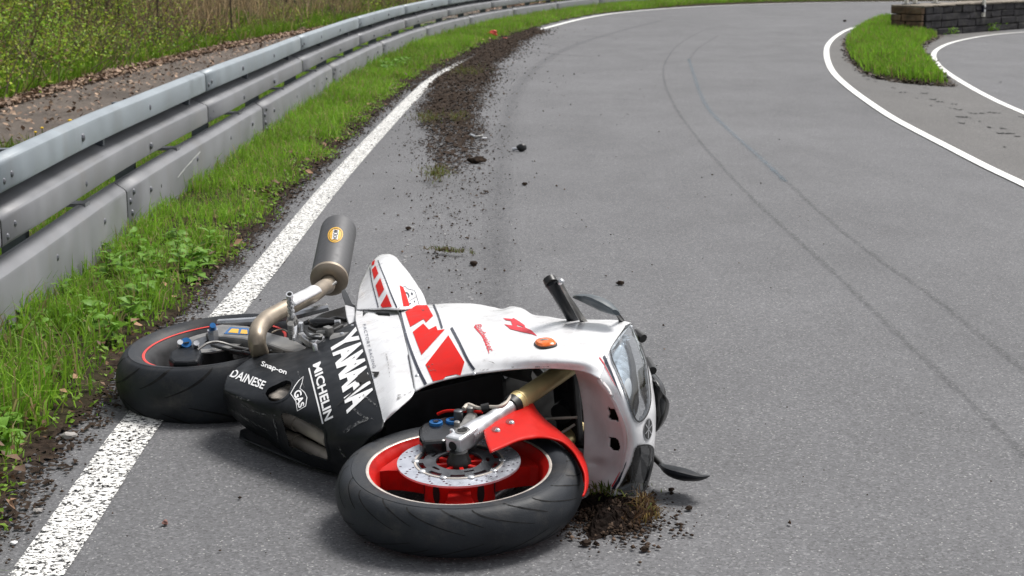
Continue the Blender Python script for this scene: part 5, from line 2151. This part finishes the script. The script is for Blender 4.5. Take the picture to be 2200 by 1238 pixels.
# tail
for pts in ([(203, 178), (206, 150), (226, 134), (222, 166)], [(205, 206), (231, 176), (252, 235), (221, 280)], [(232, 325), (266, 268), (295, 352), (256, 413)], [(268, 470), (315, 386), (352, 481), (280, 487)]):
    decal('red_block', poly_bm(z5(*pts)), M['redfilm'], tail)
decal('dark_stripe', stroke_bm(catmull(z5((240, 112), (268, 190), (300, 270), (350, 400), (388, 488)), 16), 2.0, 3.0), M['navy'], tail)
decal('dark_stripe', stroke_bm(catmull(z5((187, 168), (205, 300), (230, 400), (252, 486)), 14), 1.6, 2.6), M['navy'], tail)
z82 = lambda *p: [(820 + x / 10.315, 540 + y / 10.315) for x, y in p]
decal('red_flash', poly_bm(z82((395, 765), (470, 800), (515, 900), (560, 1030), (600, 1150), (610, 1215), (480, 1225), (440, 1010))), M['redfilm'], tail)
decal('badge_outline', stroke_bm(z82((470, 820), (485, 790), (540, 795), (560, 835), (640, 855), (715, 870), (750, 920), (770, 1010), (800, 1100), (830, 1190)), .9), M['navy'], tail)
decal('badge_outline', stroke_bm(z82((610, 1105), (690, 1060), (755, 1020)), .7), M['navy'], tail)
decal('badge_mark', stroke_bm(z82((525, 920), (570, 935), (600, 985), (595, 1030)), 3), M['navy'], tail)
decal('badge_mark', poly_bm(z82((640, 920), (680, 925), (692, 955), (680, 985), (655, 970))), M['navy'], tail)
decal('badge_mark', poly_bm(z82((705, 1100), (745, 1110), (720, 1150))), M['navy'], tail)
decal('badge_mark', stroke_bm(z82((605, 1180), (630, 1165), (650, 1160)), 2.5), M['navy'], tail)
# nose
decal('red_pinstripe', stroke_bm([(1287.5, 769), (1297, 782), (1307, 801), (1316, 818), (1323, 830)], 2.6, .8), M['redpink'], nose, .002)
decal('dark_flash', poly_bm([(1294.5, 768), (1299, 764.5), (1305, 776), (1314, 797), (1322, 818), (1328, 834), (1338, 860), (1325, 832), (1308, 796)]), M['navy'], nose, .002)
decal('red_pinstripe', stroke_bm([(1316, 1046), (1325, 1030), (1333, 1015)], 3.6, 1.0), M['redpink'], nose, .002)
decal('dark_flash', poly_bm([(1315, 1051), (1321, 1053), (1332, 1034), (1346, 996), (1347, 990), (1338, 1010), (1327, 1033)]), M['navy'], nose, .002)
bx, by = 1391, 922.5
decal('badge', poly_bm([(bx + 9.6 * math.cos(a) + 1.3 * math.sin(-a), by + 24.5 * math.sin(a)) for a in np.linspace(0, 6.283, 28, endpoint=False)]), M['alu'], nose, .002)
decal('badge', poly_bm([(bx + 8.2 * math.cos(a) + 1.1 * math.sin(-a), by + 21.5 * math.sin(a)) for a in np.linspace(0, 6.283, 28, endpoint=False)]), M['plastic'], nose, .0028)
for k in range(6):
    a = k * math.pi / 3 + math.pi / 2
    decal('badge_fork', stroke_bm([(bx, by), (bx + 7.4 * math.cos(a) - math.sin(a), by + 19.5 * math.sin(a))], 1.2, 2.0), M['alu'], nose, .0034, 5)

for name, poly, mm, rr_ in (('headlight', HL_R, 'lens', 'reflector'), ('headlight', HL_L, 'lens_dark', 'reflector_dark')):
    hl = decal(name, poly_bm(shrink(poly, 1.0)), M[mm], bike, .0045, 7.)
    if rr_ == 'reflector_dark':
        hl['label'] = 'dark lower headlight'
    decal('lens_seal', stroke_bm(catmull(poly + poly[:1], 70), 2.6), M['plastic'], hl, .0055, 30.)
    decal('reflector', poly_bm(shrink(poly, 1.06)), M[rr_], hl, -.030, 7.)
    c = shrink(poly, 1)
    mx_, my_ = sum(p[0] for p in c) / len(c), sum(p[1] for p in c) / len(c)
    if rr_ == 'reflector':
        decal('lamp_film', poly_bm([(mx_ + 6 + 10 * math.cos(a), my_ + 25 + 28 * math.sin(a)) for a in np.linspace(0, 6.283, 20, endpoint=False)]), M['decalwhite'], hl, -.022, 7.)  # flat white ellipse behind the lens
        decal('lamp_film', poly_bm([(1352, 715), (1360, 722), (1376, 765), (1386, 815), (1389, 862), (1382, 888), (1376, 860), (1374, 810), (1366, 770)]), M['plastic'], hl, -.020, 7.)  # black film painting the dark band of the lamp's reflection
    else:
        decal('reflector_ring', stroke_bm(catmull([(1361, 996), (1366, 1010), (1364, 1026), (1352, 1043), (1332, 1051)], 20), 1.5), M['reflector'], hl, -.012, 30.)
        decal('reflector_ring', poly_bm([(1357, 1000), (1361, 993), (1365, 1003), (1361, 1008)]), M['reflector'], hl, -.012, 30.)

# fastener heads on the fairing
for (x, y) in [(896, 807), (868, 668), (1018, 803), (873, 715)]:
    hit, n_, i_, d_ = TREE.ray_cast(EYE, ray(x, y).normalized())
    if hit:
        if n_.dot(EYE - hit) < 0:
            n_ = -n_
        obj('fastener', *dome(hit, n_, .006, .003, 10), M['alu'], upper, True)

# indicator
hit, n_, i_, d_ = TREE.ray_cast(EYE, ray(1172, 741).normalized())
if n_.dot(EYE - hit) < 0:
    n_ = -n_
ex = (bp(1190, 757, .22) - bp(1154, 727, .22)).normalized()
ex = (ex - n_ * ex.dot(n_)).normalized()
ey = n_.cross(ex)
for nm, r0, hgt, mm in (('indicator', 1.10, .006, 'plastic'), ('lens', 1.0, .013, 'orange')):
    V, Fc = [], []
    for q, (k, h) in enumerate([(1.0, -.004), (1.0, hgt * .55), (.86, hgt * .9), (.5, hgt), (.02, hgt * 1.02)]):
        for j in range(24):
            a = 2 * math.pi * j / 24
            V.append(hit + ex * (.0335 * r0 * k * np.sign(math.cos(a)) * abs(math.cos(a)) ** .75) + ey * (.025 * r0 * k * np.sign(math.sin(a)) * abs(math.sin(a)) ** .75) + n_ * (h if r0 == 1 else h))
    for q in range(4):
        for j in range(24):
            Fc.append((q * 24 + j, q * 24 + (j + 1) % 24, (q + 1) * 24 + (j + 1) % 24, (q + 1) * 24 + j))
    if nm == 'indicator':
        ind = obj(nm, V, Fc, M[mm], bike, True)
    else:
        obj(nm, V, Fc, M[mm], ind, True)
        obj('scuff', *lump(hit + n_ * .0125 + ex * -.004, .010, (1.3, .8, .2), 5, 2, .3), M['alu2'], ind)

# ------------------------------------------------------------------ fork, brakes, fender
A0, A3 = fp(984, 951, .105), bp(1197, 806, .125)
ax = (A3 - A0).normalized()
LN = (A3 - A0).length
Lp = lambda t: A0 + ax * (LN * t)
tn = (FN - ax * FN.dot(ax)).normalized()
sd = ax.cross(tn)
for side_, dlt in (('r', Vector((0, 0, 0))), ('l', -FN * .20)):
    leg = obj('fork_leg', *tube([Lp(.10) + dlt, Lp(.20) + dlt, Lp(.24) + dlt, Lp(.58) + dlt], [.026, .024, .0205, .0205], 20), M['alu'], bike, True)
    obj('axle_clamp', *boxf(A0 + ax * .018 + dlt, ax, sd, tn, .080, .046, .044), M['alu'], leg, bevel=.006)
    obj('clamp_casting', *tube([Lp(.08) + dlt, Lp(.16) + dlt, Lp(.27) + dlt], [.027, .0285, .023], 16), M['alu'], leg, True)
    obj('axle_bore', *dome(A0 - ax * .0225 + dlt, -ax, .012, .0012, 14), M['hole'], leg)
    obj('bore_ring', *lathe([(.017, .0), (.017, .0015), (.013, .002)], (A0 + ax * .020 + tn * .0222 + dlt, ax, sd, tn), 20), M['alu2'], leg, True)
    obj('clamp_bore', *dome(A0 + ax * .020 + tn * .0222 + dlt, tn, .0125, .001, 14), M['hole'], leg)
    obj('pinch_bolt', *dome(A0 + ax * .006 + dlt - sd * .023, -sd, .007, .004, 8), M['alu2'], leg, True)
    tb = obj('fork_tube', *tube([Lp(.54) + dlt, Lp(.60) + dlt, Lp(.605) + dlt, Lp(1.25) + dlt], [.0275, .0275, .0255, .0255], 24), M['gold'], bike, True)
    obj('dust_seal', *tube([Lp(.50) + dlt, Lp(.545) + dlt], [.0245, .0285], 20), M['plastic'], tb, True)
    obj('tube_collar', *tube([Lp(.585) + dlt, Lp(.60) + dlt], .0285, 20), M['gold'], tb, True)

cal_px = z1((618, 372), (640, 340), (690, 318), (790, 292), (870, 288), (905, 330), (872, 372), (840, 420), (790, 452), (640, 462), (622, 430))
cal = obj('front_caliper', *prism([fp(x, y, .100) for x, y in cal_px], FN, .07), M['blackgloss'], bike, bevel=.008)
for (x, y) in z1((732, 325), (842, 312)):
    c = fp(x, y, .108)
    b_ = obj('piston_cap', *lathe([(.0, -.002), (.012, -.002), (.0125, .000), (.0165, -.001), (.0175, -.005), (.0175, -.014)], (c, FX, FY, FN), 28), M['blue'], cal, True)
    pts = []
    for k in range(12):
        a = k * math.pi / 6
        r = .0085 if k % 2 == 0 else .0052
        pts.append((r * math.cos(a), r * math.sin(a)))
    obj('cap_socket', *flat_shape([pts], .0015, (c, FX, FY, FN), .0004), M['navy'], cal)
br_px = z55((505, 425), (600, 372), (640, 300), (690, 245), (780, 235), (805, 275), (745, 370), (640, 460), (540, 480))
brk = obj('caliper_bracket', *prism([fp(x, y, .118) for x, y in br_px], FN, .028), M['alu2'], bike, bevel=.006)
for (x, y, r, mm) in [(560, 385, .008, 'alu2'), (575, 250, .012, 'carrier'), (720, 212, .010, 'alu2'), (500, 480, .006, 'alu')]:
    (qx, qy), = z55((x, y))
    c = fp(qx, qy, .125)
    obj('bracket_bolt', *tube([c - FN * .02, c + FN * .004, c + FN * .006], [r, r, r * .7], 12), M[mm], brk, True)
hz = [z55(p)[0] for p in ((640, 215), (690, 170), (770, 190), (850, 205), (900, 190), (1050, 188), (1130, 150), (1200, 60))]
hs = obj('brake_hose', *tube([fp(x, y, .125 + .003 * i) for i, (x, y) in enumerate(hz)], [.006, .007, .0045, .0045, .0045, .0045, .004, .004], 8, res=24), M['header'], bike, True)
obj('hose_grommet', *tube([fp(*z55((845, 205))[0], .134), fp(*z55((940, 185))[0], .137)], .010, 10), M['plastic'], hs, True)
# second caliper cable in red
obj('brake_cable', *tube([fp(*z55((330, 275))[0], .10), fp(*z55((420, 240))[0], .11), fp(*z55((540, 235))[0], .115), fp(*z55((860, 250))[0], .12)], .004, 8, res=14), M['red'], bike, True)

fen = [[(1038, 921, .118), (1085, 891, .118), (1134.5, 858.2, .118), (1143, 862, .114), (1152, 878, .104), (1171, 900, .088), (1198, 922, .074), (1225.5, 945.5, .060), (1243.6, 967.3, .050), (1258, 991, .04), (1264.5, 1020, .03), (1263.6, 1047, .025), (1256, 1066, .02)],
       [(1044, 946, .118), (1082, 926, .118), (1122, 903, .117), (1143, 898, .113), (1158, 905, .103), (1180, 920, .088), (1207, 937, .078), (1230, 958, .068), (1247, 981, .06), (1259, 1006, .050), (1262.5, 1034, .041), (1261, 1053, .035), (1255, 1067, .030)],
       [(1053, 971, .116), (1080, 960, .115), (1116, 945.5, .112), (1150, 940, .106), (1168, 939.5, .098), (1187, 942, .09), (1210, 950, .082), (1233, 970, .076), (1248, 995, .07), (1258, 1020, .058), (1259, 1047, .050), (1257, 1060, .044), (1253, 1068, .040)]]
fender = panel('front_fender', fen, 60, 14, M['red'], bike, conv=fp, thick=.004)
# crown of the fender over the tyre
V, Fc = [], []
for i, a in enumerate(np.linspace(math.radians(20), math.radians(58), 20)):
    d = FX * math.cos(a) + FY * math.sin(a)
    for j, (r, l) in enumerate([(.322, .035), (.330, .012), (.331, -.02), (.324, -.05), (.305, -.072)]):
        V.append(FA + d * r + FN * l)
for i in range(19):
    for j in range(4):
        Fc.append((i * 5 + j, i * 5 + j + 1, (i + 1) * 5 + j + 1, (i + 1) * 5 + j))
obj('fender_crown', V, Fc, M['red'], fender, True, solid=.003)
ftree = bvh_of(SKIN[-1:])
for (x, y) in z55((1040, 472), (1208, 380)):
    hit, n_, i_, d_ = ftree.ray_cast(EYE, ray(x, y).normalized())
    if n_.dot(EYE - hit) < 0:
        n_ = -n_
    lay('recess_shade', poly_bm([(x + 9 * math.cos(a) - 4, y + 6 * math.sin(a) - 2.5) for a in np.linspace(0, 6.283, 16, endpoint=False)]), mat('shaded_red', (.25, .01, .008), .5), fender, ftree, .001)  # darker red film, shade of a bolt recess put into the colour
    obj('fender_bolt', *dome(hit, n_, .0075, .006, 12), M['alu'], fender, True)

# ------------------------------------------------------------------ bars, mirrors, screen


def blade(path, r_vis, r_dep, seg=14, res=24):
    P = [Vector(p) for p in catmull([tuple(p) for p in path], res)]
    n = len(P)
    k = np.linspace(0, 1, len(r_vis))
    R = np.interp(np.linspace(0, 1, n), k, r_vis)
    Dp = np.interp(np.linspace(0, 1, n), k, r_dep)
    V, Fc = [], []
    for i in range(n):
        t = (P[min(i + 1, n - 1)] - P[max(i - 1, 0)]).normalized()
        e2 = (P[i] - EYE).normalized()
        e1 = e2.cross(t).normalized()
        e2 = t.cross(e1).normalized()
        for j in range(seg):
            a = 2 * math.pi * j / seg
            V.append(P[i] + e1 * (R[i] * math.cos(a)) + e2 * (Dp[i] * math.sin(a)))
    for i in range(n - 1):
        for j in range(seg):
            j2 = (j + 1) % seg
            Fc.append((i * seg + j, i * seg + j2, (i + 1) * seg + j2, (i + 1) * seg + j))
    Fc += [tuple(reversed(range(seg))), tuple((n - 1) * seg + j for j in range(seg))]
    return V, Fc


M['mirror_shell'] = mat('mirror_shell', (.07, .085, .095), .45, var=.2, dirt=(.2, .2, .2), dirt_amt=.3)
mm_ = obj('mirror', *blade([bp(1235, 638, .27), bp(1250, 640, .27), bp(1275, 647, .265), bp(1300, 658, .26), bp(1318, 668, .255), bp(1324, 672, .255)], [.005, .012, .017, .018, .013, .006], [.01, .04, .05, .045, .03, .012]), M['mirror_shell'], bike, True)
mm_['label'] = 'upper mirror beyond the fairing'
obj('mirror_stalk', *tube([bp(1316, 662, .255), bp(1326, 674, .235), bp(1336, 690, .19)], [.007, .006, .008], 10), M['plastic'], mm_, True)
mm_ = obj('mirror', *blade([gp(1421, 1001, .06), gp(1432, 1007, .06), gp(1450, 1015, .06), gp(1480, 1022, .06), (gp(1506, 1026, .06)), gp(1521, 1023.5, .06)], [.005, .010, .0165, .0165, .011, .002], [.01, .03, .05, .05, .035, .01]), M['black'], bike, True)
mm_['label'] = 'lower mirror resting just above the asphalt'
obj('mirror_stalk', *tube([gp(1400, 980, .07), gp(1412, 990, .065), gp(1424, 1003, .06)], [.010, .008, .007], 10), M['plastic'], mm_, True)
gr = obj('handlebar_grip', *tube([bp(1181, 602, .34), bp(1183, 606, .338), bp(1206, 645, .27), bp(1232, 690, .185)], [.0175, .0165, .0155, .0155], 16, res=12), M['black'], bike, True)
obj('bar_end', *tube([bp(1180, 600, .343), bp(1185, 610, .333)], .0185, 14), M['plastic'], gr, True)
for k in range(10):
    t = .12 + k * .055
    a = bp(1181 + 51 * t, 602 + 88 * t, .34 - .155 * t)
    d_ = (bp(1232, 690, .185) - bp(1181, 602, .34)).normalized()
    obj('grip_rib', *tube([a, a + d_ * .005], .0167, 14), M['plastic'], gr, True)
lvr = obj('brake_lever', *tube([bp(1206, 608, .335), bp(1211, 620, .32), bp(1228, 650, .27), bp(1252, 688, .20), bp(1262, 700, .18)], [.006, .006, .007, .009, .009], 10, res=12), M['alu2'], bike, True)
obj('lever_ball', *lump(bp(1205, 606, .337), .010, (1, 1, 1), 1, 2, .03), M['alu'], lvr, True)
obj('reservoir', *tube([bp(1365, 715, .15), bp(1382, 728, .14)], .013, 10), M['plastic'], bike, True)
obj('reservoir', *tube([bp(1390, 775, .10), bp(1402, 797, .09)], .012, 10), M['plastic'], bike, True)
ws = panel('windscreen', [
    [(1390, 812, .11), (1402, 816, .11), (1408, 822, .11), (1411, 828, .10)],
    [(1398, 836, .09), (1410, 838, .09), (1424, 845, .085), (1431, 852, .07)],
    [(1402, 862, .06), (1414, 862, .065), (1430, 864, .06), (1438, 868, .045)],
    [(1403, 888, .035), (1413, 888, .04), (1426, 892, .035), (1434, 892, .02)],
    [(1404, 910, .012), (1412, 910, .015), (1420, 912, .01), (1424, 912, .0)],
    [(1404, 926, -.005), (1407, 928, -.005), (1410, 928, -.005), (1412, 927, -.01)]], 20, 24, M['screen'], bike, skin=False, thick=.003)
obj('instrument_cowl', *tube([bp(1385, 800, .06), bp(1405, 850, .03), bp(1408, 905, -.02)], [.02, .035, .02], 12, res=10), M['blackgloss'], bike, True)

# tank and seat behind the fairing
obj('fuel_tank', *lump(bk(.62, .46, .03), .20, (1.15, 1.0, .42), 1, 3, .02), M['white'], bike, True)
obj('seat', *lump(bk(.22, .50, .05), .15, (1.2, .8, .3), 2, 3, .03), M['plastic'], bike, True)

# ------------------------------------------------------------------ exhaust
S0, S1 = at_y(707, 601, 5.18), at_y(728, 493, 5.50)
sa = (S1 - S0).normalized()
R0 = .0605
sx = sa.orthogonal().normalized()
sfr = (S0, sx, sa.cross(sx), sa)
SL = (S1 - S0).length
can = obj('silencer', *lathe([(R0, .008), (R0 + .001, .02), (R0 + .0015, SL - .02), (R0, SL - .006), (R0 - .006, SL), (.04, SL + .002), (.03, SL - .01), (.001, SL - .02)], sfr, 48), M['can'], bike, True)
obj('end_cap', *lathe([(.026, -.012), (.034, -.014), (.050, -.010), (.058, -.004), (.0625, .0), (.0625, .012), (R0, .014)], sfr, 48), M['titan'], can, True)
# oval badge wrapped on the sleeve


def on_can(x, y, lift):
    d = ray(x, y).normalized()
    o_ = EYE - S0
    dd = d - sa * d.dot(sa)
    oo = o_ - sa * o_.dot(sa)
    a, b, c = dd.dot(dd), 2 * dd.dot(oo), oo.dot(oo) - (R0 + .0015 + lift) ** 2
    return EYE + d * ((-b - math.sqrt(max(0, b * b - 4 * a * c))) / (2 * a))


def can_decal(name, bm, m, lift):
    for _ in range(3):
        es = [e for e in bm.edges if e.calc_length() > 4]
        if not es:
            break
        bmesh.ops.subdivide_edges(bm, edges=es, cuts=1)
        bmesh.ops.triangulate(bm, faces=bm.faces[:])
    me = bpy.data.meshes.new(name)
    L = origin(can)
    for v in bm.verts:
        v.co = on_can(v.co.x, v.co.y, lift) - L
    bm.to_mesh(me)
    bm.free()
    return link(name, me, can, m)


ell = lambda a, b, n=32: [(720.5 + a * math.cos(t) + 1.5 * math.sin(t) * -1, 504.5 + b * math.sin(t)) for t in np.linspace(0, 6.283, n, endpoint=False)]
can_decal('badge', poly_bm(ell(16.5, 16.5)), M['yellow'], .0008)
can_decal('badge', poly_bm(ell(14.2, 14.2), [ell(13.2, 13.2)]), M['plastic'], .0014)
can_decal('badge', poly_bm([(716, 493), (728, 494), (725, 515), (713, 514)]), M['decalwhite'], .0014)
can_decal('lettering', text_bm('MICRON', [(717, 493.5), (714.5, 514)], [(727, 494.5), (724, 515)], bold=.02), M['plastic'], .002)
pp = [gp(566, 776, .17), gp(559, 760, .20), gp(552, 735, .245), gp(556, 707, .272), gp(574, 686, .285), gp(604, 668, .295), at_y(640, 650, 4.86), at_y(672, 634, 4.95), at_y(697, 616, 5.06), S0 - sa * .04, S0 + sa * .0]
pipe = obj('exhaust_pipe', *tube(pp, [.0265, .0265, .0265, .0265, .026, .0255, .025, .025, .024, .024, .024], 22, res=60), M['titan'], bike, True)
PC = [Vector(p) for p in catmull([tuple(p) for p in pp], 60)]
seg_ = PC[28:42]
V, Fc = [], []
for i, c in enumerate(seg_):
    t = (seg_[min(i + 1, len(seg_) - 1)] - seg_[max(i - 1, 0)]).normalized()
    up_ = Vector((-.25, -.35, .9))
    up_ = (up_ - t * up_.dot(t)).normalized()
    s_ = t.cross(up_)
    for a in np.linspace(-1.5, 1.35, 14):
        V.append(c + (up_ * math.cos(a) + s_ * math.sin(a)) * .0285)
for i in range(len(seg_) - 1):
    for j in range(13):
        Fc.append((i * 14 + j, i * 14 + j + 1, (i + 1) * 14 + j + 1, (i + 1) * 14 + j))
obj('heat_shield', V, Fc, M['alu_matt'], pipe, True, solid=.0015)
for (a, b) in (((703, 622), (722, 606)),):
    obj('spring', *tube([at_y(*a, 5.06), at_y(*b, 5.09)], .005, 8), M['alu2'], pipe, True)
obj('exhaust_hanger', *prism([at_y(x, y, 5.12) for x, y in [(733, 624), (741, 619), (748, 632), (757, 652), (764, 655), (763, 664), (750, 664), (742, 650)]], RT, .02), M['alu_matt'], bike, bevel=.003)
obj('hanger_bracket', *prism([bp(x, y, .135) for x, y in [(740, 654), (762, 660), (764, 694), (749, 696), (744, 680)]], RT, .03), M['alu_matt'], bike, bevel=.003)

# ------------------------------------------------------------------ swingarm, footrests, rear brake
sw = obj('swingarm', *prism([bp(x, y, .105) for x, y in [(440, 716), (452, 700), (480, 696), (531, 699), (585, 715), (624, 725), (659, 744), (650, 757), (610, 752), (577, 740), (520, 727), (470, 722)]], RT, .06), M['alu2'], bike, bevel=.008)
dl = lambda name, pts, m, w: obj(name, *prism([bp(x, y, w) for x, y in pts], RT, .001), m, sw)
dl('sticker', [(481, 717), (495, 702.5), (534, 705.5), (536, 719)], M['blue'], .1065)
dl('sticker', [(490, 714), (498, 706), (513, 707), (511, 716)], M['yellow'], .1075)
dl('sticker', [(516, 716.5), (519, 708), (531, 709), (532, 717.5)], M['yellow'], .1075)
obj('axle_adjuster', *tube([bp(457, 712, .10), bp(457, 706, .13), bp(457, 699, .145)], [.011, .012, .009], 14), M['blue'], sw, True)
obj('axle_nut', *tube([bk(0, 0, .08), bk(0, 0, .125)], .018, 6), M['alu'], sw)
obj('swingarm_brace', *tube([bp(470, 694, .08), bp(545, 690, .09), bp(640, 676, .12), bp(705, 660, .13)], [.012, .013, .014, .012], 8), M['alu'], bike, True)
rc = obj('rear_caliper', *prism([bp(x, y, .105) for x, y in [(362, 770), (366, 755), (385, 745), (400, 737), (428, 742), (434, 756), (425, 775), (400, 778), (372, 778)]], RT, .03), M['black'], bike, bevel=.008)
obj('caliper_cap', *tube([bp(400, 742, .105), bp(400, 736, .118)], .0165, 18), M['blue'], rc, True)
obj('cap_hole', *dome(bp(400, 735.5, .1185), RT, .010, .001, 14), M['hole'], rc)
for (x, y) in [(387, 735), (422, 737)]:
    obj('caliper_bolt', *tube([bp(x, y + 8, .105), bp(x, y, .122)], .009, 10), M['alu'], rc, True)
obj('brake_line', *tube([bp(425, 752, .12), bp(445, 738, .13), bp(470, 735, .12), bp(505, 745, .10), bp(540, 752, .10)], .004, 8, res=14), M['alu2'], bike, True)
plate = obj('footrest_plate', *prism([bp(x, y, .15) for x, y in z7((1010, 845), (1100, 815), (1290, 845), (1450, 880), (1330, 950), (1250, 1010), (1120, 930))], RT, .02), M['alu'], bike, bevel=.004)
obj('plate_ring', *lathe([(.022, 0), (.024, .006), (.016, .007)], (bp(*z7((1290, 920))[0], .152), FW, UP, RT), 20), M['alu2'], plate, True)


def peg(a, b, r, nr, m):
    P, Rr = [], []
    for i in range(nr * 4 + 1):
        t = i / (nr * 4)
        P.append(a + (b - a) * t)
        Rr.append(r * (1.0 if i % 4 in (0, 1) else .70))
    return tube(P, Rr, 16)


pb, pt = bp(627, 688, .20), bp(622, 632, .30)
fr_ = obj('footrest', *peg(pb, pt, .0105, 6, 1), M['alu'], bike, True)
obj('footrest_collar', *tube([bp(628, 692, .195), bp(627, 684, .21)], [.018, .014], 16), M['alu2'], fr_, True)
obj('footrest_bore', *dome(pt, (pt - pb).normalized(), .007, .001, 12), M['hole'], fr_)
fr_ = obj('brake_pedal', *peg(bp(627, 726, .16), bp(624, 695, .215), .0095, 6, 1), M['alu2'], bike, True)
obj('pedal_arm', *prism([bp(x, y, .175) for x, y in z7((940, 760), (985, 660), (1010, 650), (1000, 800), (965, 910), (930, 915))], RT, .012), M['alu'], fr_, bevel=.002)
obj('pedal_bolt', *tube([bp(*z7((1070, 800))[0], .155), bp(*z7((1065, 680))[0], .18)], .007, 10), M['alu'], fr_, True)
ms_ = obj('master_cylinder', *tube([bp(*z7(p)[0], .165) for p in ((1120, 690), (1200, 670), (1280, 690), (1400, 680), (1600, 668))], [.006, .012, .016, .014, .009], 12, res=14), M['blackgloss'], bike, True)
obj('union_bolt', *tube([bp(*z7((1600, 668))[0], .166), bp(*z7((1680, 662))[0], .167)], .006, 8), M['alu'], ms_, True)
obj('switch_block', *join([boxf(bp(*z7((1500, 820))[0], .155), FW, UP, RT, .03, .02, .03), tube([bp(*z7((1320, 845))[0], .15), bp(*z7((1470, 830))[0], .155)], .008, 8)]), M['alu2'], bike, bevel=.002)
obj('undertail', *prism([bp(x, y, .09) for x, y in [(640, 700), (690, 672), (745, 655), (766, 660), (766, 700), (720, 735), (660, 745)]], RT, .09), M['plastic'], bike, bevel=.01)
for pts, r, m, w in [([(665, 705), (690, 716), (712, 712), (735, 700)], .006, 'plastic', .14), ([(690, 735), (715, 722), (745, 712), (762, 705)], .008, 'engine', .13), ([(655, 712), (668, 724), (690, 728)], .005, 'plastic', .16),
                     ([(700, 690), (722, 684), (745, 688)], .007, 'plastic', .12), ([(520, 758), (545, 752), (575, 757), (610, 760)], .007, 'plastic', .10), ([(455, 742), (490, 752), (540, 760)], .005, 'plastic', .10)]:
    obj('hose', *tube([bp(x, y, w) for x, y in pts], r, 8, res=14), M[m], bike, True)
for (x, y, r) in [(735, 717, .007), (700, 700, .006), (757, 700, .006), (676, 741, .007)]:
    c = bp(x, y, .155)
    obj('fastener', *tube([c - RT * .02, c, c + RT * .003], [r, r, r * .7], 8), M['alu'], bike, True)
obj('exhaust_hose', *tube([bp(*z7(p)[0], .12) for p in ((1560, 860), (1680, 800), (1800, 740), (1900, 690))], .012, 10, res=14), M['engine'], bike, True)
obj('hose', *tube([bp(*z7(p)[0], .11) for p in ((610, 840), (700, 800), (790, 790), (860, 830))], .003, 6, res=10), M['titan'], bike, True)

# ------------------------------------------------------------------ soil and turf under the nose
b = gp(1318, 1112)
t = thing('soil_clump', 'dark clump of soil with roots and straw under the nose of the motorcycle', 'soil clump', tuple(b))
V, Fc = [], []
nr, na = 26, 90
for i in range(nr + 1):
    for j in range(na):
        a = 2 * math.pi * j / na
        r = i / nr
        rad = .086 + .018 * math.sin(3 * a + 1) + .014 * math.sin(5 * a) + .008 * math.sin(9 * a + 2)
        x_, y_ = math.cos(a) * rad * r, math.sin(a) * rad * r * 1.7 + .02
        h = .046 * (1 - r ** 2.0) * (.55 + .9 * float(fbm(x_ + 3, y_ + 5, .05))) + .016 * (float(vnoise(x_ + 1, y_ + 2, .012)) - .5) * (1 - r ** 4) + .004 * rng.normal() * (1 - r)
        V.append(b + Vector((x_ + rng.normal(0, .0015), y_ + rng.normal(0, .002), max(.001, h))))
for i in range(nr):
    for j in range(na):
        j2 = (j + 1) % na
        Fc.append((i * na + j, i * na + j2, (i + 1) * na + j2, (i + 1) * na + j))
obj('clod', V, Fc, M['clod_soil'], t)
n = 240
a = rng.normal(-.35, .8, n)
rad = .02 + .07 * np.sqrt(rng.random(n))
P = np.stack([.045 + rad * np.cos(a) * .7, rad * np.sin(a) * 1.2 - .01, .055 * np.exp(-(rad / .07) ** 2) + .005], -1)
c1 = greens(n, (.11, .065, .03), (.07, .035, .02), 71, .22, (.24, .17, .06))
k = rng.random(n) < .05
c1[k] = (.10, .17, .02)
v, t_, q, c = cat([blades(P, .012 + .03 * rng.random(n), .0018 + .0018 * rng.random(n), 1.5, c1, .9, 72)])
big_mesh('straw', v, t_, q, c, M['grass'], t)['kind'] = 'stuff'
n = 1600
cx_, cy_ = rng.normal(0, .068, n), rng.normal(-.01, .085, n)
cz_ = .004 + .035 * np.exp(-(cx_ / .05) ** 2 - (cy_ / .07) ** 2)
crumb_mesh('crumbs', cx_, cy_, cz_, .0022 + .0065 * rng.random(n) ** 3, t)['kind'] = 'stuff'
n = 160
P = np.stack([rng.normal(-.02, .05, n), .06 + rng.normal(0, .02, n), .035 + .02 * rng.random(n)], -1)
v, t_, q, c = cat([blades(P, .01 + .02 * rng.random(n), .003 + .002 * rng.random(n), 1.0, greens(n, (.12, .15, .02), (.08, .12, .02), 74, .2), .8, 75)])
big_mesh('turf', v, t_, q, c, M['grass'], t)['kind'] = 'stuff'
